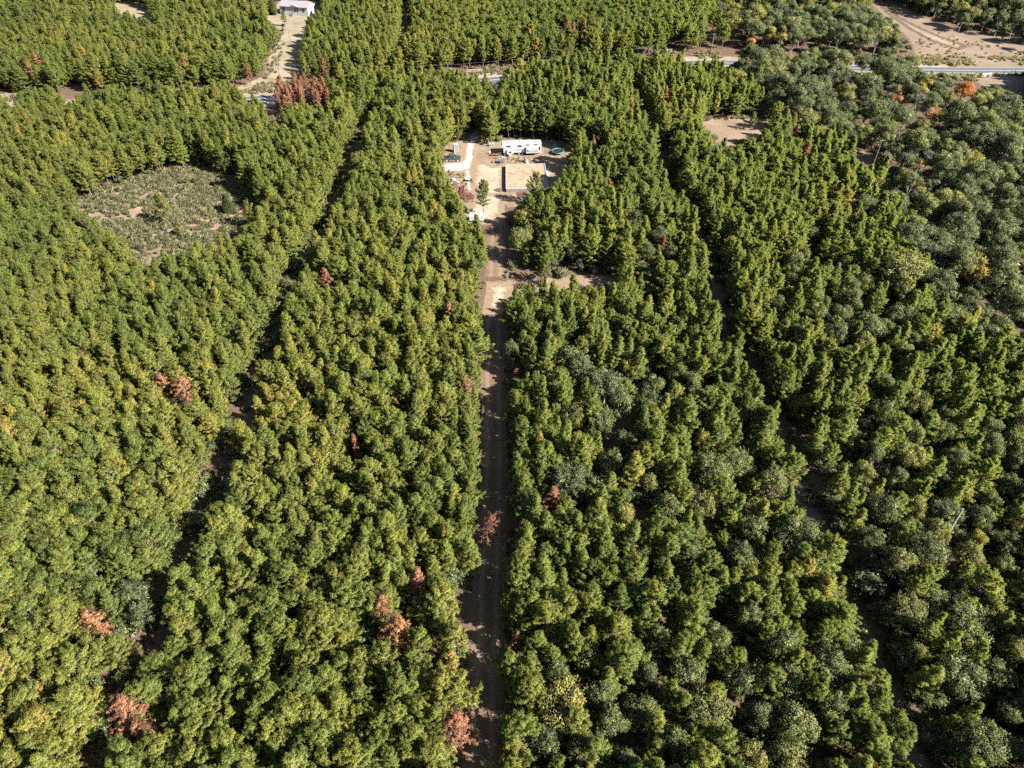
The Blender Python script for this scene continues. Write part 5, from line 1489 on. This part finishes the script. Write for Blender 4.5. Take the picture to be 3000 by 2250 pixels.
MB().box((0.5, 0.9, 0.5), (ln / 2 + 0.45, 0, 0.82), bevel=0.06).build('tongue_box', M['white'], e)

# beside the right hand foundation wall
x, y = G(1603.5, 513)
e = empty('white_board', (x, y, 0), 1.52, 'white sheet board leaning on the foundation wall', 'board')
MB().box((2.9, 0.05, 1.1), (0, 0.0, 0.55), rot=Matrix.Rotation(R(-28), 4, 'X')).build('sheet', M['white'], e); MB().box((2.9, 0.07, 0.06), (0, 0.27, 1.05), rot=Matrix.Rotation(R(-28), 4, 'X')).build('rim', M['lightgrey'], e)
def hose(u, v, r, a0, a1, label):
    x, y = G(u, v)
    o = MB().tube([(r * math.cos(a0 + (a1 - a0) * i / 12), r * 1.7 * math.sin(a0 + (a1 - a0) * i / 12), 0.10) for i in range(13)], 0.09, 7).build('drain_pipe', M['white'], None)
    o.location = (x, y, 0); tag(o, label, 'pipe')
hose(1602, 478, 0.75, -0.4, 3.4, 'white bent pipe at the back corner of the foundation')
hose(1613, 515, 0.75, 1.2, 3.9, 'white curved pipe lying right of the foundation')

# small clearing
e = thing_at('gate_post', 1487.5, 825.5, 'slim pale gate post with a band beside the track', 'post')
MB().cyl((0, 0, 0), (0, 0, 2.7), 0.06).build('post', M['offwhite'], e); MB().cyl((0, 0, 0.55), (0, 0, 0.85), 0.075).build('band', M['orange'], e)
for u, v, m, lab in ((1603, 815, 'white', 'white bucket at the back of the mid clearing'), (1634, 814, 'orange', 'orange bucket at the back of the mid clearing'), (1643, 814, 'blue', 'blue bucket at the back of the mid clearing')):
    e = thing_at('bucket', u, v, lab, 'bucket')
    MB().cyl((0, 0, 0.01), (0, 0, 0.42), 0.17, 0.21, 14).build('pail', M[m], e); MB().torus((0, 0, 0.42), 0.21, 0.015, 14, 5).build('rim', M[m], e)

# ------------------------------------------------------------------ white house at the top
P0, P1, P2 = Vector(G(823, 41.5)), Vector(G(904.5, 47.5)), Vector(G(928.5, 35))
fd = (P1 - P0); L = fd.length; rz = math.atan2(fd.y, fd.x)
W = min(10.0, max(6.5, (P2 - P1).length))
m = (P0 + P1) / 2
hs_ = empty('house', (m.x, m.y, 0), rz, 'white single storey house with a grey roof beyond the road', 'house')
EH, RH = 3.7, 5.3
MB().prism([(-L / 2, 0.0), (L / 2, 0.0), (L / 2, EH), (-L / 2, EH)], 0, W).build('wall', M['offwhite'], hs_)
b = MB()
for x in (-L / 2, L / 2):
    a_ = [b.b.verts.new(q) for q in ((x, 0.0, EH), (x, W, EH), (x, W / 2, RH - 0.05))]
    b.b.faces.new(a_)
b.build('gable', M['offwhite'], hs_)
rf = bmesh.new()
for y0, z0, y1, z1 in ((-0.45, EH - 0.16, W / 2, RH), (W + 0.45, EH - 0.16, W / 2, RH)):
    q = [rf.verts.new(v_) for v_ in ((-L / 2 - 0.35, y0, z0), (L / 2 + 0.35, y0, z0), (L / 2 + 0.35, y1, z1), (-L / 2 - 0.35, y1, z1))]
    t_ = [rf.verts.new((v_.co.x, v_.co.y, v_.co.z + 0.14)) for v_ in q]
    rf.faces.new(q); rf.faces.new(t_)
    for i in range(4): rf.faces.new((q[i], q[(i + 1) % 4], t_[(i + 1) % 4], t_[i]))
bmesh.ops.recalc_face_normals(rf, faces=rf.faces)
me = bpy.data.meshes.new('roof'); rf.to_mesh(me); rf.free(); me.materials.append(M['shingle'])
ro = link(bpy.data.objects.new('roof', me), hs_)
# small front gable over the middle
gx = -L / 2 + L * (1130 - 650) / 940
gb = bmesh.new()
a_ = [gb.verts.new(q) for q in ((gx - 1.9, -0.55, EH - 0.05), (gx + 1.9, -0.55, EH - 0.05), (gx, -0.55, EH + 0.75))]
gb.faces.new(a_)
c_ = [gb.verts.new(q) for q in ((gx - 2.0, -0.6, EH + 0.02), (gx, -0.6, EH + 0.88), (gx + 2.0, -0.6, EH + 0.02), (gx - 2.0, 0.3, EH + 0.02), (gx, W * 0.34, EH + 0.88), (gx + 2.0, 0.3, EH + 0.02))]
gb.faces.new((c_[0], c_[1], c_[4], c_[3])); gb.faces.new((c_[1], c_[2], c_[5], c_[4]))
me = bpy.data.meshes.new('front_gable'); gb.to_mesh(me); gb.free(); me.materials.append(M['shingle']); link(bpy.data.objects.new('front_gable', me), hs_)
for px in (752, 808, 1165, 1242, 1435):
    x = -L / 2 + L * (px - 650) / 940
    f = MB().box((0.98, 0.06, 1.75), (x, -0.02, 2.35)).build('window', M['lightgrey'], hs_)
    MB().box((0.80, 0.05, 0.76), (x, -0.045, 2.77)).box((0.80, 0.05, 0.76), (x, -0.045, 1.93)).build('pane', M['glass'], f)
MB().box((1.0, 0.05, 2.05), (gx - 0.9, -0.02, 1.95)).build('door', M['lightgrey'], hs_)
MB().box((L - 0.1, 0.05, 0.75), (0, -0.03, 0.40)).build('skirting', M['offwhite'], hs_)
MB().box((1.8, 1.6, 0.9), (gx - 0.9, -0.85, 0.45)).box((1.4, 0.4, 0.6), (gx - 0.9, -1.86, 0.30)).box((1.4, 0.4, 0.3), (gx - 0.9, -2.27, 0.15)).build('porch_steps', M['wood'], hs_)

# ------------------------------------------------------------------ utility poles and wires
TOPS = []
for (u, v, vt, lab, tf) in [(793.5, 269, 184, 'tall wooden utility pole at the foot of the house drive', 0), (822.8, 237, 165, 'thinner utility pole standing in the house drive', 0), (852, 127, 64, 'utility pole with a pale transformer in front of the house', 1), (1547.5, 205, 168, 'utility pole with crossarm beyond the road behind the yard', 0), (2080, 170, 97, 'utility pole at the sparse roadside pines', 0), (2556.5, 487, 408, 'thin utility pole beside the white driveway bend', 0)]:
    x, y = G(u, v); hh = tz((x, y), vt)
    e = empty('utility_pole', (x, y, 0), 0.15, lab, 'pole', 'wooden utility poles')
    MB().cyl((0, 0, 0), (0, 0, hh), 0.17, 0.11, 10).build('post', M['polewood'], e)
    if hh > 5:
        ca_ = MB().box((1.5 if not tf else 0.9, 0.10, 0.12), (0, -0.14, hh - 0.35)).build('crossarm', M['polewood'], e)
        b = MB()
        for xx in (-0.65, 0, 0.65): b.cyl((xx * (1 if not tf else 0.6), -0.14, hh - 0.29), (xx * (1 if not tf else 0.6), -0.14, hh - 0.12), 0.05)
        b.build('insulators', M['lightgrey'], ca_)
    if tf: MB().cyl((-0.42, -0.1, hh - 2.3), (-0.42, -0.1, hh - 1.2), 0.30, n=16).build('transformer', M['lightgrey'], e)
    TOPS.append(Vector((x, y, hh - 0.15)))
def wire(a, b, sag, label):
    pts = [a.lerp(b, t_ / 16) - Vector((0, 0, sag * 4 * (t_ / 16) * (1 - t_ / 16))) for t_ in range(17)]
    o = MB().tube([tuple(p) for p in pts], 0.014, 4).build('power_line', M['grey'], None)
    tag(o, label, 'cable')
wire(TOPS[0], TOPS[1], 0.5, 'overhead wire between the two poles of the house drive')
wire(TOPS[1], TOPS[2], 0.9, 'overhead wire from the drive up to the transformer pole')
wire(TOPS[0], TOPS[3], 2.2, 'long overhead wire along the road above the pines')
wire(TOPS[3], TOPS[4], 2.0, 'overhead wire along the road toward the sparse pines')

# ------------------------------------------------------------------ fences by the road
e = empty('wire_fence', (*G(2910, 222), 0), 0, 'dark wooden post fence with braces along the road at right', 'fence')
bx_, by_ = e.location.x, e.location.y
PS = [G(u, v) for u, v in ((2855.6, 224.5), (2872.5, 228), (2904, 225), (2914, 224), (2936.6, 221.5), (2961, 219), (2970, 219.5), (3010, 217))]
for x, y in PS: MB().cyl((x - bx_, y - by_, 0), (x - bx_, y - by_, 1.75), 0.11, 0.10, 8).build('post', M['wood'], e)
for i, j in ((0, 1), (2, 3), (5, 6)):
    a, c_ = PS[i], PS[j]
    MB().cyl((a[0] - bx_, a[1] - by_, 1.45), (c_[0] - bx_, c_[1] - by_, 1.45), 0.06).build('brace_rail', M['wood'], e)
b = MB()
for i, j in ((3, 4), (4, 5), (6, 7)):
    a, c_ = PS[i], PS[j]
    for z in (0.4, 0.8, 1.2): b.cyl((a[0] - bx_, a[1] - by_, z), (c_[0] - bx_, c_[1] - by_, z), 0.012, n=4)
b.build('wires', M['grey'], e)
a, c_ = Vector(PS[1]), Vector(PS[2]); m = (a + c_) / 2; d = c_ - a
e = empty('white_gate', (m.x, m.y, 0), math.atan2(d.y, d.x), 'white board gate hung between dark posts by the road', 'gate')
for z in (0.35, 0.75, 1.15, 1.5): MB().box((d.length - 0.35, 0.05, 0.30), (0, 0, z)).build('board', M['white'], e)
MB().box((0.12, 0.09, 1.6), (-d.length / 2 + 0.2, -0.02, 0.85)).box((0.12, 0.09, 1.6), (d.length / 2 - 0.2, -0.02, 0.85)).box((d.length - 0.5, 0.06, 0.10), (0, -0.06, 0.93), rot=Matrix.Rotation(R(11), 4, 'Y')).build('frame', M['white'], e)
def rail_fence(a, c_, n, hgt, label):
    a, c_ = Vector(G(*a)), Vector(G(*c_)); m = (a + c_) / 2; d = c_ - a
    e = empty('rail_fence', (m.x, m.y, 0), math.atan2(d.y, d.x), label, 'fence', 'white rail fences along the road')
    for i in range(n + 1): MB().box((0.13, 0.13, hgt + 0.1), (-d.length / 2 + d.length * i / n, 0, hgt / 2), bevel=0.01).build('post', M['white'], e)
    for z in (hgt * 0.5, hgt * 0.95): MB().box((d.length, 0.05, 0.16), (0, -0.09, z)).build('rail', M['white'], e)
rail_fence((1886, 157), (1968, 153), 6, 1.3, 'white rail fence beyond the road above the right lane')
rail_fence((1368, 214), (1414, 211), 4, 1.2, 'short white rail fence beyond the road behind the yard')
rail_fence((-40, 289), (62, 284), 8, 1.3, 'white rail fence at the far left by the road')

# leaning grey snag in the right hand pines
a = Vector((*G(2770, 1575, 4.6), 4.6)); c_ = Vector((*G(2822, 1490, 9.6), 9.6))
d = (c_ - a).normalized(); ft = a - d * (a.z / d.z)
e = empty('dead_snag', (ft.x, ft.y, 0), 0, 'leaning bare grey trunk poking out of the right hand pines', 'dead tree')
MB().cyl((0, 0, 0), tuple(c_ - ft), 0.20, 0.12, 9).build('trunk', M['greybark'], e)
b = MB()
for f_, dx in ((0.6, 0.5), (0.75, -0.45), (0.88, 0.35)):
    p = (c_ - ft) * f_; b.cyl(tuple(p), tuple(p + Vector((dx, 0.2, 0.35))), 0.04, 0.015, 6)
b.build('branch_stubs', M['greybark'], e)
